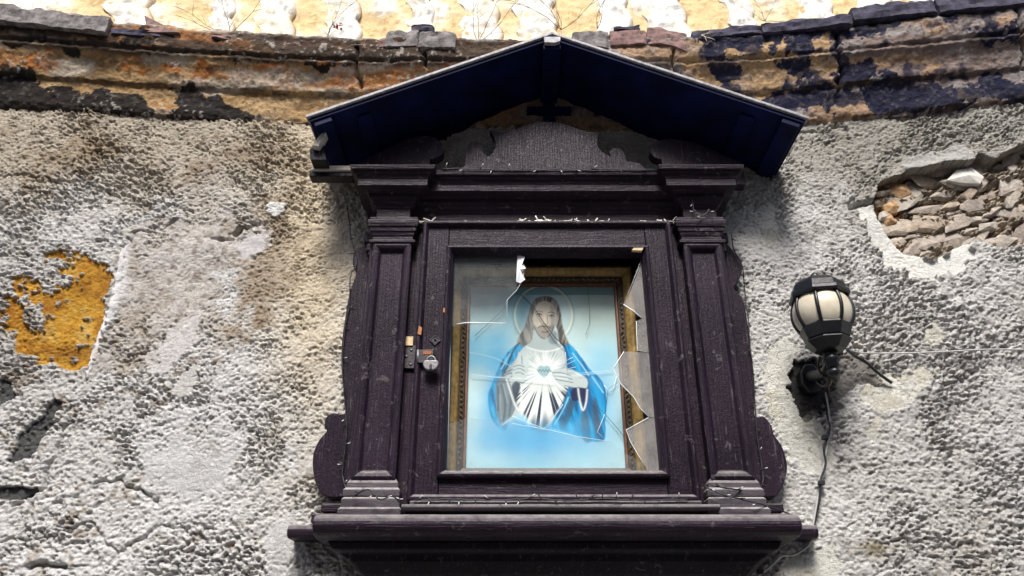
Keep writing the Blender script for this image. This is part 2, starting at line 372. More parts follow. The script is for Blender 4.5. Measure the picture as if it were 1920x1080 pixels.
RUB = [(1650, 345), (1690, 322), (1760, 310), (1818, 300), (1830, 288), (1865, 298), (1900, 275), (1990, 250), (2000, 452), (1925, 462), (1880, 466), (1830, 452), (1760, 480), (1700, 475), (1660, 430), (1645, 380)]
def paint_plaster():
    fx = np.arange(-2.22, 2.2201, .0031); xs = np.concatenate([[-6, -5, -4, -3.2, -2.7, -2.4], fx, [2.4, 2.7, 3.2, 4, 5, 6]])
    fz = np.arange(.13, 1.8401, .0031); zs = np.concatenate([[GROUND, -1.1, -.6, -.2, 0, .08], fz])
    X, Z = np.meshgrid(xs, zs); B = bend(X)
    U, V = project(X, -B, Z)
    wx = (fbm(X * 9, Z * 9, 3, 4) - .5); wy = (fbm(X * 9, Z * 9, 11, 4) - .5)
    fxn = (fbm(X * 40, Z * 40, 5, 3) - .5); fyn = (fbm(X * 40, Z * 40, 6, 3) - .5)
    Uw = U + wx * 60 + fxn * 26; Vw = V + wy * 60 + fyn * 26          # ragged edges
    Us = U + wx * 18 + fxn * 9; Vs = V + wy * 18 + fyn * 9            # cleaner edges
    big = fbm(X * 2.2, Z * 2.2, 21, 4); mid = fbm(X * 7, Z * 7, 31, 4); sm = fbm(X * 28, Z * 28, 41, 4)
    col = np.zeros(X.shape + (3,))
    def lay(mask, c, a=1.):
        k = (np.asarray(mask, float) * a)[..., None]; col[:] = col * (1 - k) + np.array(c) * k
    lay(np.ones(X.shape), (.53, .515, .49))
    lay(sst(.42, .66, big), (.63, .62, .605), .8)
    lay(sst(.40, .30, big), (.37, .34, .295), .6)
    # tan weathering under the cornice and beside the shrine, plus a painted warm glow
    left = sst(1000, 560, U)
    lay(sst(480, 260, V + wy * 160) * left, (.40, .325, .22), .72)
    lay(sst(430, 300, V + wy * 160) * sst(1350, 1450, U), (.32, .30, .26), .8)
    lay(blob(U + wx * 50, V, 585, 500, 85, 330), (.66, .56, .40), .9)  # brighter tan puts a warm glow into the plaster left of the shrine
    lay(blob(U + wx * 60, V, 470, 620, 75, 300, 12) * sst(.42, .62, mid), (.30, .215, .13), .85)
    lay(blob(U, V, 130, 280, 160, 40, 5) * sst(.4, .6, mid), (.25, .17, .09), .7)
    lay(blob(U, V, 400, 305, 90, 30) * sst(.4, .6, mid), (.22, .13, .07), .6)
    lay(sst(560, 900, V) * sst(640, 400, U), (.72, .715, .705), .65)
    lay(sst(.57, .70, sm) * sst(.45, .6, mid) * sst(1500, 300, U + V * .3), (.23, .165, .10), .6)   # brown specks
    lay(sst(.60, .72, sm) * sst(1400, 1550, U), (.25, .24, .22), .5)
    lay(sst(520, 860, V) * sst(1560, 1800, U) * sst(.35, .6, big), (.47, .465, .46), .5)
    rough = .46 + .86 * sst(.38, .62, fbm(X * 4.5, Z * 4.5, 61, 5, .6))
    rough *= 1 - .55 * blob(U + wx * 40, V, 610, 560, 60, 330) - .35 * blob(U + wx * 60, V, 1420, 470, 60, 160)
    depth = np.zeros(X.shape)
    # smooth paler render patches
    pA = inpoly(Uw, Vw, [(240, 450), (330, 415), (430, 405), (480, 422), (505, 440), (495, 470), (440, 485), (400, 520), (408, 560), (385, 600), (330, 640), (260, 700), (230, 690), (165, 700), (215, 560), (235, 460)])
    pt = fbm(X * 13, Z * 13, 66, 5, .6); lay(pA, (.46, .42, .375), .7); rough[pA] *= .62; depth += pA * ((pt - .5) * .012 - .003)
    lay(pA * sst(.45, .6, mid), (.56, .525, .495), .75); rough *= 1 - .6 * pA * sst(.46, .58, pt); lay(pA * sst(.60, .70, fbm(X * 50, Z * 50, 68, 3)), (.22, .185, .15), .6); lay(pA * sst(.42, .34, pt), (.40, .345, .28), .7)
    pA2 = inpoly(Uw, Vw, [(330, 610), (385, 600), (370, 660), (320, 690), (280, 700)]); lay(pA2, (.60, .57, .555), .8); rough[pA2] *= .12
    lo = (sst(.60, .64, fbm(X * 3.4 + 7, Z * 3.4, 77, 4)) * sst(680, 860, V) * sst(620, 520, U)) ; lay(lo, (.60, .60, .595), .7); rough *= 1 - .75 * lo
    pY = inpoly(Uw, Vw, [(-60, 560), (30, 515), (70, 488), (105, 470), (140, 456), (165, 478), (210, 492), (207, 540), (160, 692), (100, 676), (45, 672), (15, 625), (-60, 590)])
    isl = (fbm(X * 16, Z * 16, 55, 4) + .22 * blob(U, V, 70, 500, 60, 25, -8) + .14 * blob(U, V, 60, 600, 30, 30) - .3 * blob(U, V, 150, 590, 70, 80)) > .605
    isl2 = fbm(X * 42, Z * 42, 58, 4) > .73 - .10 * sst(110, 40, U)
    pY = pY & ~isl & ~isl2
    lay(pY, (.52, .27, .03)); lay(pY * sst(.42, .58, mid), (.42, .19, .02), .8); lay(pY * sst(.55, .66, sm), (.30, .12, .015), .7); lay(pY * sst(.45, .32, sm), (.56, .36, .10), .7)
    depth -= .010 * pY; rough[pY] *= .35
    lay(blob(U, V, 135, 660, 60, 16) * pY, (.22, .10, .015), .6)
    ue = np.interp(V, [452, 470, 510, 560, 620, 695, 715], [238, 233, 222, 206, 186, 160, 152]) + wx * 14 + fxn * 8; du = U - ue
    wdt = np.interp(V, [452, 480, 540, 600, 660, 705], [4, 15, 27, 22, 12, 5]); pB = (du > 0) * np.exp(-(np.maximum(du, 0) / np.maximum(wdt, 1) / .9) ** 4) * (V > 452 + fxn * 20) * (V < 706 + fyn * 30)
    lay(pB, (.80, .785, .78), .97); rough *= 1 - .8 * pB; depth += .009 * pB
    pw = inpoly(Us, Vs, [(498, 394), (520, 384), (540, 384), (538, 402), (522, 410), (505, 402)]); lay(pw, (.74, .73, .71)); rough[pw] *= .5; depth += .006 * pw
    po = inpoly(Us, Vs, [(318, 735), (350, 695), (372, 690), (368, 720), (345, 748)]); lay(po, (.55, .535, .51)); rough[po] *= .12
    pl = inpoly(Us, Vs, [(440, 455), (470, 445), (498, 448), (490, 475), (455, 482)]); lay(pl, (.57, .545, .54)); rough[pl] *= .1
    # dark stones showing at the lower left
    for q in ([(8, 862), (30, 812), (62, 785), (95, 742), (110, 752), (84, 802), (58, 848), (22, 872)], [(-20, 916), (30, 905), (64, 908), (56, 930), (20, 936), (-20, 934)], [(-10, 700), (24, 712), (30, 745), (0, 760)]):
        m_ = inpoly(Us, Vs, q); lay(m_, (.085, .085, .085)); depth -= .014 * m_; rough[m_] *= .5
    # lime patches by the lamp
    crk = np.abs(fbm(X * 26, Z * 26, 91, 3) - .5)
    for q in ([(1436, 650), (1475, 622), (1500, 650), (1492, 700), (1518, 765), (1552, 800), (1566, 870), (1535, 896), (1480, 862), (1450, 790), (1428, 700)], [(1620, 712), (1668, 700), (1722, 690), (1762, 700), (1720, 745), (1660, 772), (1610, 752)],
              [(1602, 670), (1640, 680), (1625, 700), (1600, 696)], [(1735, 620), (1755, 607), (1774, 622), (1765, 645), (1738, 644)], [(1625, 790), (1650, 785), (1655, 810), (1635, 822)], [(1500, 1035), (1560, 1020), (1580, 1090), (1440, 1090)], [(1430, 400), (1455, 380), (1460, 430), (1440, 470), (1415, 440)]):
        m_ = inpoly(Us + fxn * 22, Vs + fyn * 22, q); lay(m_, (.66, .65, .59)); lay(m_ & (mid > .55), (.56, .535, .455), .8); rough[m_] *= .18; depth -= .003 * m_
        lay(m_ & (crk < .012), (.30, .28, .24), .8); depth -= .002 * (m_ & (crk < .012))
    st = inpoly(Uw, Vw, [(1490, 690), (1520, 668), (1580, 665), (1640, 690), (1660, 712), (1600, 730), (1560, 770), (1520, 775), (1500, 745)])
    lay(st, (.13, .12, .11), .85); rough[st] *= .5; depth -= .006 * st
    core = inpoly(Uw, Vw, [(1490, 690), (1525, 672), (1560, 700), (1556, 745), (1520, 772), (1500, 745)]); lay(core, (.035, .033, .032), .9); depth -= .012 * core
    lay(blob(U, V, 1640, 1030, 45, 20) * sst(.4, .6, mid), (.16, .12, .04), .8)
    # broken-out hollow with rubble, and the pale rim round it
    rim = inpoly(Us + fxn * 24 + wx * 24, Vs + fyn * 24 + wy * 20, [(1602, 388), (1625, 378), (1655, 380), (1662, 430), (1700, 470), (1760, 482), (1834, 455), (1838, 480), (1815, 508), (1770, 518), (1700, 517), (1665, 495), (1630, 440)])
    lay(rim, (.70, .695, .65)); rough[rim] *= .2; depth -= .016 * rim
    hs = inpoly(Us, Vs, [(1690, 305), (1740, 285), (1806, 272), (1824, 296), (1760, 312), (1700, 325)]); lay(hs, (.42, .41, .38), .8); rough[hs] *= .35; depth += .008 * hs
    hol = inpoly(Us, Vs, RUB); lay(hol, (.40, .33, .255)); lay(hol & (mid > .55), (.47, .39, .30), .8); lay(hol & (U < 1705) & (sm > .45), (.38, .21, .08), .9)
    depth -= .048 * hol; rough[hol] = 2.0
    lip = np.exp(-(seg(Us, Vs, [(1645, 375), (1652, 345), (1690, 320), (1820, 298), (1832, 284), (1866, 296), (1925, 262)]) / 9) ** 2) * ~hol; depth += .012 * lip
    # cracks in the render
    for q, wd, dp in (([(-20, 322), (60, 330), (120, 345), (240, 372), (360, 395)], 2.2, .012), ([(236, 458), (262, 444), (290, 438), (330, 415)], 2.6, .014), ([(398, 446), (412, 450), (440, 436), (452, 424), (482, 426)], 3.4, .02),
                      ([(262, 600), (268, 660), (258, 720)], 1.8, .01), ([(120, 790), (95, 850), (75, 905), (20, 950)], 3, .02), ([(180, 905), (215, 900), (262, 912), (300, 940)], 3, .016), ([(0, 1020), (60, 1012), (160, 985), (215, 1040), (300, 985), (340, 990)], 2.4, .012),
                      ([(1500, 252), (1540, 246), (1580, 232), (1592, 240)], 2, .014), ([(1602, 392), (1620, 380), (1660, 378)], 4, .03), ([(1560, 210), (1575, 225), (1590, 243)], 2, .012), ([(1680, 1010), (1700, 1000), (1708, 1050)], 2, .012), ([(50, 1065), (80, 1058), (120, 1066)], 5, .03)):
        depth -= dp * np.exp(-(seg(U + fxn * 16 + wx * 20, V + fyn * 16 + wy * 20, q) / wd) ** 2)
    # relief
    ax = X + wx * .02; az = Z + wy * .02
    r1 = 1.15 - 2 * np.abs(vn(ax * 80 + az * 30, az * 92, 101) - .5); r2 = 1.1 - 2 * np.abs(vn(ax * 150 + az * 60, az * 160, 103) - .5); r4 = fbm(ax * 36, az * 44, 109, 2)
    r3 = np.abs(2 * vn(ax * 70 - az * 26, az * 86, 107) - 1)                       # creases
    pit = sst(.62, .85, vn(ax * 120 + 5, az * 130, 113))
    rel = (r1 - .7) * .0085 + (r2 - .7) * .0065 + (r4 - .5) * .006 - .0055 * (1 - sst(0, .30, r3)) - .008 * pit
    rel = rel * rough * 1.12
    und = (big - .5) * .035 + (mid - .5) * .014
    hr = np.zeros(X.shape); hr[hol] = ((fbm(X * 20, Z * 34, 201, 5, .6) - .5) * .085)[hol]
    O = B + und + depth + rel + hr
    fl = sst(.1, .16, Z) ; O = B * (1 - fl) + O * fl
    return grid_mesh('plaster', X, -O, Z, col, M['plaster'], wall), (X, Z)
plaster, _ = paint_plaster()

CPROF = [(.0, 1.815), (.012, 1.828), (.020, 1.845), (.024, 1.90), (.030, 1.948), (.046, 1.955), (.052, 1.968), (.056, 1.99), (.066, 2.02), (.084, 2.045), (.098, 2.058), (.094, 2.072), (.108, 2.082), (.112, 2.11), (.110, 2.14), (.114, 2.165), (.108, 2.182), (.07, 2.188), (-.02, 2.192), (-.10, 2.194)]
def prof_at(z):
    return float(np.interp(z, [p[1] for p in CPROF[:17]], [p[0] for p in CPROF[:17]]))
def paint_cornice():
    pr = np.array(CPROF); ln = np.concatenate([[0], np.cumsum(np.hypot(*np.diff(pr, axis=0).T))])
    s = np.arange(0, ln[-1], .0045); pd = np.interp(s, ln, pr[:, 0]); pz = np.interp(s, ln, pr[:, 1])
    fx = np.arange(-2.6, 2.601, .0045); xs = np.concatenate([[-6, -4.5, -3.5, -3], fx, [3, 3.5, 4.5, 6]])
    X, S = np.meshgrid(xs, s); PD = np.broadcast_to(pd[:, None], X.shape); Z = np.broadcast_to(pz[:, None], X.shape).copy()
    B = bend(X); U, V = project(X, -(B + PD), Z)
    wx = fbm(X * 8, S * 8, 303, 4) - .5; wy = fbm(X * 8, S * 8, 311, 4) - .5; fn = fbm(X * 36, S * 36, 321, 4) - .5
    big = fbm(X * 3, S * 5, 331, 4); mid = fbm(X * 9, S * 14, 341, 4); sm = fbm(X * 34, S * 34, 351, 3)
    Uw = U + wx * 70 + fn * 44; Vw = V + wy * 50 + fn * 38; s2 = fbm(X * 75, S * 75, 355, 3)
    col = np.zeros(X.shape + (3,))
    def lay(mask, c, a=1.):
        k = np.clip(np.asarray(mask, float) * a, 0, 1)[..., None]; col[:] = col * (1 - k) + np.array(c) * k
    L_ = sst(1130, 900, U); Rt = 1 - L_
    lay(np.ones(X.shape), (.34, .215, .10)); lay(sst(.45, .6, mid), (.44, .30, .155), .8); lay(sst(.55, .7, big), (.40, .19, .07), .7)
    lay(sst(.58, .68, mid) * sst(1.955, 1.97, Z) * L_, (.44, .15, .025), .9)
    lay(sst(.55, .66, fbm(X * 6 + 9, S * 10, 361, 4)), (.47, .42, .35), .7)
    lay(Rt, (.20, .155, .145), .9); lay(Rt * sst(.48, .62, mid), (.28, .25, .24), .8); lay(Rt * sst(.60, .68, fbm(X * 4, S * 9, 371, 4)), (.37, .24, .14), .8)
    for q in ([(1375, 85), (1440, 72), (1470, 85), (1475, 100), (1480, 150), (1450, 185), (1385, 190), (1378, 140)], [(1500, 72), (1560, 58), (1572, 110), (1560, 140), (1530, 145), (1505, 120)], [(1300, 105), (1330, 85), (1350, 150), (1350, 190), (1310, 165)]):
        m_ = inpoly(Uw, Vw, q); lay(m_, (.44, .29, .15), .9); lay(m_ & (mid > .55), (.37, .27, .20), .7)
    BK = (.005, .0048, .006); NV_SHADE = (.007, .009, .032)  # second colour: black stains with the blue tint of shade painted in
    def stains(polys, c):
        for q in polys:
            m_ = inpoly(Uw, Vw, q); lay(m_, c, .97); lay(m_ * sst(.60, .76, s2), (.11, .105, .105), .5)
    stains([[(-60, 120), (60, 128), (84, 140), (95, 165), (160, 160), (235, 175), (290, 205), (275, 240), (180, 232), (80, 225), (-60, 225)], [(330, 180), (360, 172), (420, 190), (455, 215), (470, 235), (400, 250), (340, 250), (318, 225)],
            [(520, 235), (560, 225), (600, 228), (600, 262), (540, 262), (515, 250)], [(10, 45), (60, 42), (150, 70), (148, 100), (70, 95), (20, 75)], [(230, 62), (290, 66), (280, 95), (235, 90)], [(430, 82), (510, 80), (505, 120), (440, 125)],
            [(560, 112), (650, 112), (680, 128), (600, 132)], [(640, 90), (700, 88), (690, 110), (650, 112)], [(-60, 40), (220, 55), (220, 66), (-60, 62)], [(290, 72), (420, 76), (430, 90), (340, 92)]], BK)
    stains([[(1300, 58), (1480, 42), (1620, 20), (1780, -10), (1990, -40), (1990, 10), (1800, 22), (1700, 42), (1610, 62), (1500, 80), (1420, 88), (1310, 84)], [(1325, 90), (1372, 85), (1382, 130), (1400, 160), (1370, 185), (1345, 150)],
            [(1470, 85), (1500, 75), (1512, 110), (1508, 145), (1480, 160), (1468, 120)], [(1570, 65), (1590, 62), (1600, 110), (1640, 125), (1620, 150), (1582, 180), (1572, 170)], [(1470, 165), (1540, 150), (1580, 178), (1560, 205), (1450, 205), (1440, 190)],
            [(1600, 165), (1680, 140), (1730, 150), (1800, 160), (1860, 140), (1930, 150), (1940, 190), (1820, 205), (1720, 212), (1640, 210)], [(1830, 60), (1900, 40), (1910, 60), (1850, 75)]], NV_SHADE)
    lay(sst(.55, .64, fbm(X * 9, S * 13, 381, 5, .6)) * (.30 + .70 * sst(2.03, 2.09, Z)) * L_, BK, .93); lay(sst(.50, .62, fbm(X * 5 + 3, S * 11, 383, 5, .6)) * L_ * sst(1.96, 1.99, Z), (.30, .115, .03), .75)
    lay(sst(.62, .70, fbm(X * 12, S * 12, 385, 4)) * Rt, NV_SHADE, .85)
    lay(L_ * sst(2.055, 2.07, Z) * sst(2.14, 2.1, Z) * sst(.4, .55, big), (.09, .055, .03), .75)
    lay(L_ * sst(2.04, 2.06, Z) * sst(.34, .55, fbm(X * 5, S * 16, 386, 5, .6)), (.05, .035, .026), .92)
    lay(sst(.60, .72, s2) * sst(.45, .6, mid), (.07, .05, .035), .7)
    for zz, w_ in ((1.953, .006), (2.064, .010), (1.825, .008)): lay(np.exp(-((Z + (mid - .5) * .02 - zz) / w_) ** 2) * sst(.42, .58, sm), (.06, .042, .03), .75)
    lay(sst(2.16, 2.185, Z) * sst(.35, .55, sm), (.42, .41, .39), .7)
    lay(L_ * sst(.66, .74, s2) * sst(.5, .6, big), (.52, .48, .42), .6)
    rel = (big - .5) * .03 + (mid - .5) * .014 + (sm - .5) * .010 + (s2 - .5) * .008
    jn = np.zeros(X.shape)
    for q in ([(672, 90), (668, 130), (680, 165)], [(1572, 50), (1576, 120), (1570, 180)], [(1262, 80), (1264, 130)], [(1898, -20), (1915, 60), (1918, 130)], [(795, 92), (800, 125)]): jn += np.exp(-(seg(U + fn * 16, V + fn * 10, q) / 3.2) ** 2)
    edge = sst(0, .02, S)
    O = B + PD + rel * edge - .03 * np.clip(jn, 0, 1) - .004 * (1 - edge)
    Z = Z + (fbm(X * 5, S * 3, 399, 4) - .5) * .03 * sst(2.1, 2.2, Z) + (fbm(X * 30, S * 9, 395, 3) - .5) * .016 * sst(2.1, 2.2, Z)
    return grid_mesh('cornice', X, -O, Z, col, M['cornice'], wall)
cornice = paint_cornice()

def paint_upper():
    xs = np.concatenate([[-7, -5, -4, -3.3], np.arange(-2.8, 2.801, .008), [3.3, 4, 5, 7]]); zs = np.concatenate([np.arange(2.12, 2.80, .008), [2.9, 3.2, 3.8, 4.6]])
    X, Z = np.meshgrid(xs, zs); B = bend(X); n = fbm(X * 9, Z * 9, 401, 4); s = fbm(X * 40, Z * 40, 405, 3)
    col = np.zeros(X.shape + (3,)) + np.array((.72, .54, .29))
    k = sst(.42, .62, n)[..., None]; col = col * (1 - k) + np.array((.78, .66, .44)) * k
    k = (sst(.60, .7, n) * .8)[..., None]; col = col * (1 - k) + np.array((.82, .78, .70)) * k
    k = (sst(.66, .74, s) * .5)[..., None]; col = col * (1 - k) + np.array((.40, .22, .06)) * k
    O = B - .09 + (n - .5) * .02 + (s - .5) * .008
    return grid_mesh('upper_wall', X, -O, Z, col, M['upper'], wall)
upper = paint_upper()
# pale rough stones with a scalloped right-hand edge on the upper wall
def scallop_stone(px, wpx, k):
    b = on_wall(px, 30, -.08); x1 = b.x; wd = wpx * .0022
    zs = np.arange(2.10, 2.86, .012); n = 15
    ph = random.random()
    edge = x1 + .024 * np.abs(np.sin((zs + ph * .05) * math.pi / .13)) ** .8 + .02 * np.sin((zs - 2.1) * 7 + ph)
    lft = edge - wd * (.8 + .35 * np.array([vn(np.array([z * 11.]), np.array([px * .1]), 5)[0] for z in zs]))
    T = np.linspace(0, 1, n)[None, :]; X = lft[:, None] * (1 - T) + edge[:, None] * T; Z = np.repeat(zs[:, None], n, 1)
    nn = fbm(X * 42, Z * 42, 500 + k, 5, .65); m2 = fbm(X * 9, Z * 9, 520 + k, 3)
    O = -.088 + .014 * sst(0, .8, T) * (np.where(T > .995, .05, 1)) + (nn - .5) * .026 * (T < .99) + bend(X)
    col = np.zeros(X.shape + (3,)) + np.array((.84, .82, .77)); q = sst(.56, .68, nn)[..., None] * .6; col = col * (1 - q) + np.array((.42, .38, .32)) * q
    q = sst(.5, .65, m2)[..., None] * .5; col = col * (1 - q) + np.array((.80, .70, .50)) * q
    q = (sst(.90, .97, T) * (.55 + .45 * sst(.4, .6, m2)))[..., None]; col = col * (1 - q) + np.array((.36, .21, .07)) * q  # brown right edge paints in the shade line beside each stone
    grid_mesh('scalloped_stone', X, -O, Z, col, M['upper'], upper, smooth=True)
for k, px in enumerate(list(range(444, 1960, 123)) + [60, 262]):
    scallop_stone(px + random.uniform(-22, 22) - 5, random.uniform(48, 92), k)

# loose tiles and bricks lying on the cornice (parts of the cornice)
def rough_block(name, m, px0, px1, y0, y1, d0, d1, top=None, seed=0, par=None):
    """an uneven slab seen between px0..px1 and y0..y1, front at d1"""
    rnd = random.Random(seed); n = max(4, int((px1 - px0) / 5)); mb = MB(); V = []; Fc = []; m_ = 12
    sec = [(0, .0), (0, .35), (.0, .7), (.02, .93), (.10, 1.0), (.4, 1.0), (.8, 1.0), (1, 1.), (1, .6), (1, 0), (.6, 0), (.15, -.0)]
    for i in range(n + 1):
        t = i / n; px = px0 + (px1 - px0) * t; tt = top(t) if top else 0
        a = on_wall(px, y1 + tt * .9, d1); b = on_wall(px, y0 + tt, d1)
        sh_ = .5 + .5 * min(1, min(t, 1 - t) * 14) ** .5
        for k, (q, h) in enumerate(sec):
            nz = [float(fbm(np.array([px * .035 + k * .9]), np.array([k * .7 + seed * 3.1]), 40 + j, 4)[0]) - .5 for j in range(3)]
            V.append((a.x + nz[0] * .010, a.y + q * (d1 - d0) + (1 - sh_) * .01 * (q < .2) - nz[1] * .022 * (q < .5), a.z + h * (b.z - a.z) * (1 + nz[2] * .55 * (h > .5))))
    for i in range(n):
        for k in range(m_): a = m_ * i + k; c = m_ * i + (k + 1) % m_; Fc.append((a, a + m_, c + m_, c))
    Fc += [tuple(range(m_)), tuple(reversed(range(m_ * n, m_ * (n + 1))))]
    mb.add(V, Fc); return mb.build(name, m, par or cornice)
rough_block('coping_tile', M['tile'], -60, 196, 12, 44, -.05, .135, lambda t: -14 + 30 * t, 1)
rough_block('coping_tile', M['tilered'], 706, 780, 62, 80, -.02, .12, lambda t: 10 - 14 * t, 3)
rough_block('coping_tile', M['tile'], 722, 782, 53, 84, -.02, .126, lambda t: 2 - 2 * t, 4)
rough_block('coping_tile', M['tile'], 784, 853, 57, 87, -.02, .13, lambda t: 1 * t, 5)
rough_block('brick', M['tilenavy'], 770, 812, 45, 56, -.08, .06, None, 6)
rough_block('coping_tile', M['tile'], 1074, 1142, 56, 88, -.02, .118, None, 7)
rough_block('coping_tile', M['tilered'], 1145, 1214, 54, 82, -.02, .122, None, 8)
rough_block('coping_tile', M['tilered'], 1216, 1292, 50, 82, -.02, .12, lambda t: 16 * t * t, 9)
rough_block('brick', M['tilenavy'], 1152, 1200, 47, 55, -.06, .08, None, 10)
rough_block('coping_stone', M['tilenavy'], 1300, 1430, 56, 72, -.05, .128, lambda t: -14 * t, 11)
rough_block('coping_stone', M['tilenavy'], 1432, 1600, 42, 60, -.05, .135, lambda t: -19 * t, 12)
rough_block('coping_stone', M['tilenavy'], 1604, 1760, 10, 36, -.05, .13, lambda t: -16 * t, 13)
rough_block('coping_stone', M['tilenavy'], 1764, 1990, -8, 20, -.05, .135, lambda t: -22 * t, 14)
mb = MB(); a, b, c = on_wall(270, 28, .09), on_wall(336, 60, .12), on_wall(276, 60, .12)
mb.add([a, b, c, a + Vector((.01, .10, .0)), b + Vector((.01, .10, 0)), c + Vector((0, .10, 0))], [(0, 2, 1), (3, 4, 5), (0, 1, 4, 3), (1, 2, 5, 4), (2, 0, 3, 5)])
mb.build('broken_tile', M['tilered'], cornice, bevel=.003)
rough_block('broken_tile', M['tilenavy'], 205, 300, 50, 62, -.05, .118, lambda t: 6 * t, 15)
rough_block('broken_tile', M['tilered'], 395, 432, 60, 68, -.03, .118, lambda t: 6 * t, 16)

# rubble stones set in the hollow: parts of the plaster wall
def rock_meshes(n):
    import bmesh
    out_ = []
    for i in range(n):
        rnd = random.Random(900 + i); bm = bmesh.new()
        for _ in range(22):
            v = Vector((rnd.gauss(0, 1), rnd.gauss(0, 1), rnd.gauss(0, 1))).normalized() * rnd.uniform(.78, 1.05); bm.verts.new(v)
        r = bmesh.ops.convex_hull(bm, input=bm.verts)
        bmesh.ops.delete(bm, geom=[e for e in r['geom_interior'] if isinstance(e, bmesh.types.BMVert)], context='VERTS')
        me = bpy.data.meshes.new('stone'); bm.to_mesh(me); bm.free(); me.materials.append(M['stone']); out_.append(me)
    return out_
rocks = rock_meshes(9)
def place_rocks():
    rnd = random.Random(5); pts = []
    U1 = np.array([0.]); tries = 0
    while len(pts) < 110 and tries < 9000:
        tries += 1; u, v = rnd.uniform(1640, 1985), rnd.uniform(262, 482)
        if not inpoly(np.array([u]), np.array([v]), RUB)[0]: continue
        r = rnd.choice((24, 30, 36, 42)) if tries < 400 else rnd.choice((13, 17, 22))
        if v < 335 and u > 1800: r *= .8
        if any(((u - a) / 1.5) ** 2 + ((v - b) * 1.25) ** 2 < ((r + q) * .56) ** 2 for a, b, q in pts): continue
        pts.append((u, v, r))
    base = worldloc(plaster)
    for u, v, r in pts:
        p = on_wall(u, v, -.052 + rnd.uniform(-.012, .010)); o = bpy.data.objects.new('stone', rnd.choice(rocks)); link(o, plaster)
        s = r * .0019; o.location = p - base; o.scale = (s * rnd.uniform(1.25, 1.9), min(.016, s * rnd.uniform(.5, .8)), s * rnd.uniform(.45, .75))
        o.rotation_euler = (rnd.uniform(-.3, .3), rnd.uniform(-.75, .1), rnd.uniform(-.3, .3))
place_rocks()
def facet_slab(name, px, m, d0, d1, par):
    mb = MB(); pts = [on_wall(u, v, d1) for u, v in px]; c = sum(pts, Vector()) / len(pts) + Vector((0, -.012, 0)); n = len(pts)
    bk = [p + Vector((0, d1 - d0, 0)) for p in pts]
    mb.add(pts + bk + [c], [(i, i + n, (i + 1) % n + n, (i + 1) % n) for i in range(n)] + [((i + 1) % n, 2 * n, i) for i in range(n)])
    return mb.build(name, m, par, bevel=.002)
facet_slab('stone', [(1775, 338), (1795, 318), (1822, 314), (1846, 332), (1838, 345), (1800, 343)], M['stone_white'], -.06, -.022, plaster)
for q in ([(1660, 360), (1672, 342), (1700, 346), (1710, 362), (1690, 374)], [(1655, 385), (1676, 374), (1692, 386), (1684, 400), (1660, 402)], [(1650, 404), (1672, 402), (1682, 418), (1662, 424)]):
    facet_slab('stone', q, M['stone_orange'], -.07, -.040, plaster)

# ------------------------------------------------------------------ the shrine
XC = .116
sh = empty('wall_shrine', (XC, 0, .20), 'dark purple painted wooden wall shrine with gabled roof and broken glass door', 'shrine')
def bx(x0, x1, d0, d1, z0, z1, mb=None): return (mb or MB()).box(XC + x0, XC + x1, d0, d1, z0, z1)
W, WX = M['wood'], M['woodx']
# cabinet: cheeks, head, floor and back of the box
cb = MB()
for s in (-1, 1):
    a, b = sorted((s * .335, s * .590)); cb.box(XC + a, XC + b, -.03, .132, .372, 1.37)
cb.box(XC - .335, XC + .335, -.03, .130, 1.225, 1.368); cb.box(XC - .335, XC + .335, -.03, .130, .374, .455)
cabinet = cb.build('cabinet', W, sh, bevel=.003)
MB().box(XC - .336, XC + .336, -.028, .012, .45, 1.23).build('back_panel', M['black_wood'], sh)
# sill, shelf ends, console
sp = [(.06, .345)] + [(.235 + .036 * math.cos(t), .317 + .029 * math.sin(t)) for t in [R(90 - 15 * k) for k in range(13)]] + [(.20, .284), (.06, .284)]
sill = MB().extrude_x(sp, XC - .640, XC + .646).build('sill', WX, sh, bevel=.005, seg_=3)
MB().extrude_x([(-.02, .345), (.085, .343), (.095, .33), (.092, .312), (.08, .306), (-.02, .306)], XC - .756, XC + .756).build('shelf_board', WX, sh, bevel=.005)
cp = [(.0, .306), (.195, .284), (.19, .262), (.172, .255), (.168, .235), (.150, .205), (.115, .165), (.075, .120), (.045, .06), (.03, .0), (0, -.02)]
co_ = MB(); n = len(cp); v = []
for s in (-1, 1):
    for d, z in cp:
        hw = np.interp(z, [-.02, .10, .17, .235, .262, .284, .306], [.30, .44, .50, .545, .60, .615, .615]); v.append((XC + s * hw, -d, z))
co_.add(v, [tuple(range(n)), tuple(reversed(range(n, 2 * n)))] + [(i, i + n, (i + 1) % n + n, (i + 1) % n) for i in range(n)])
co_.build('console', M['black_wood'], sh, bevel=.004)
MB().extrude_x([(.10, .364), (.21, .362), (.215, .369), (.212, .377), (.10, .380)], XC - .418, XC + .452).build('ledge_strip', M['worn'], sh, bevel=.002)
bx(-.40, .41, .10, .185, .380, .392).build('door_sill', M['worn'], sh, bevel=.003)
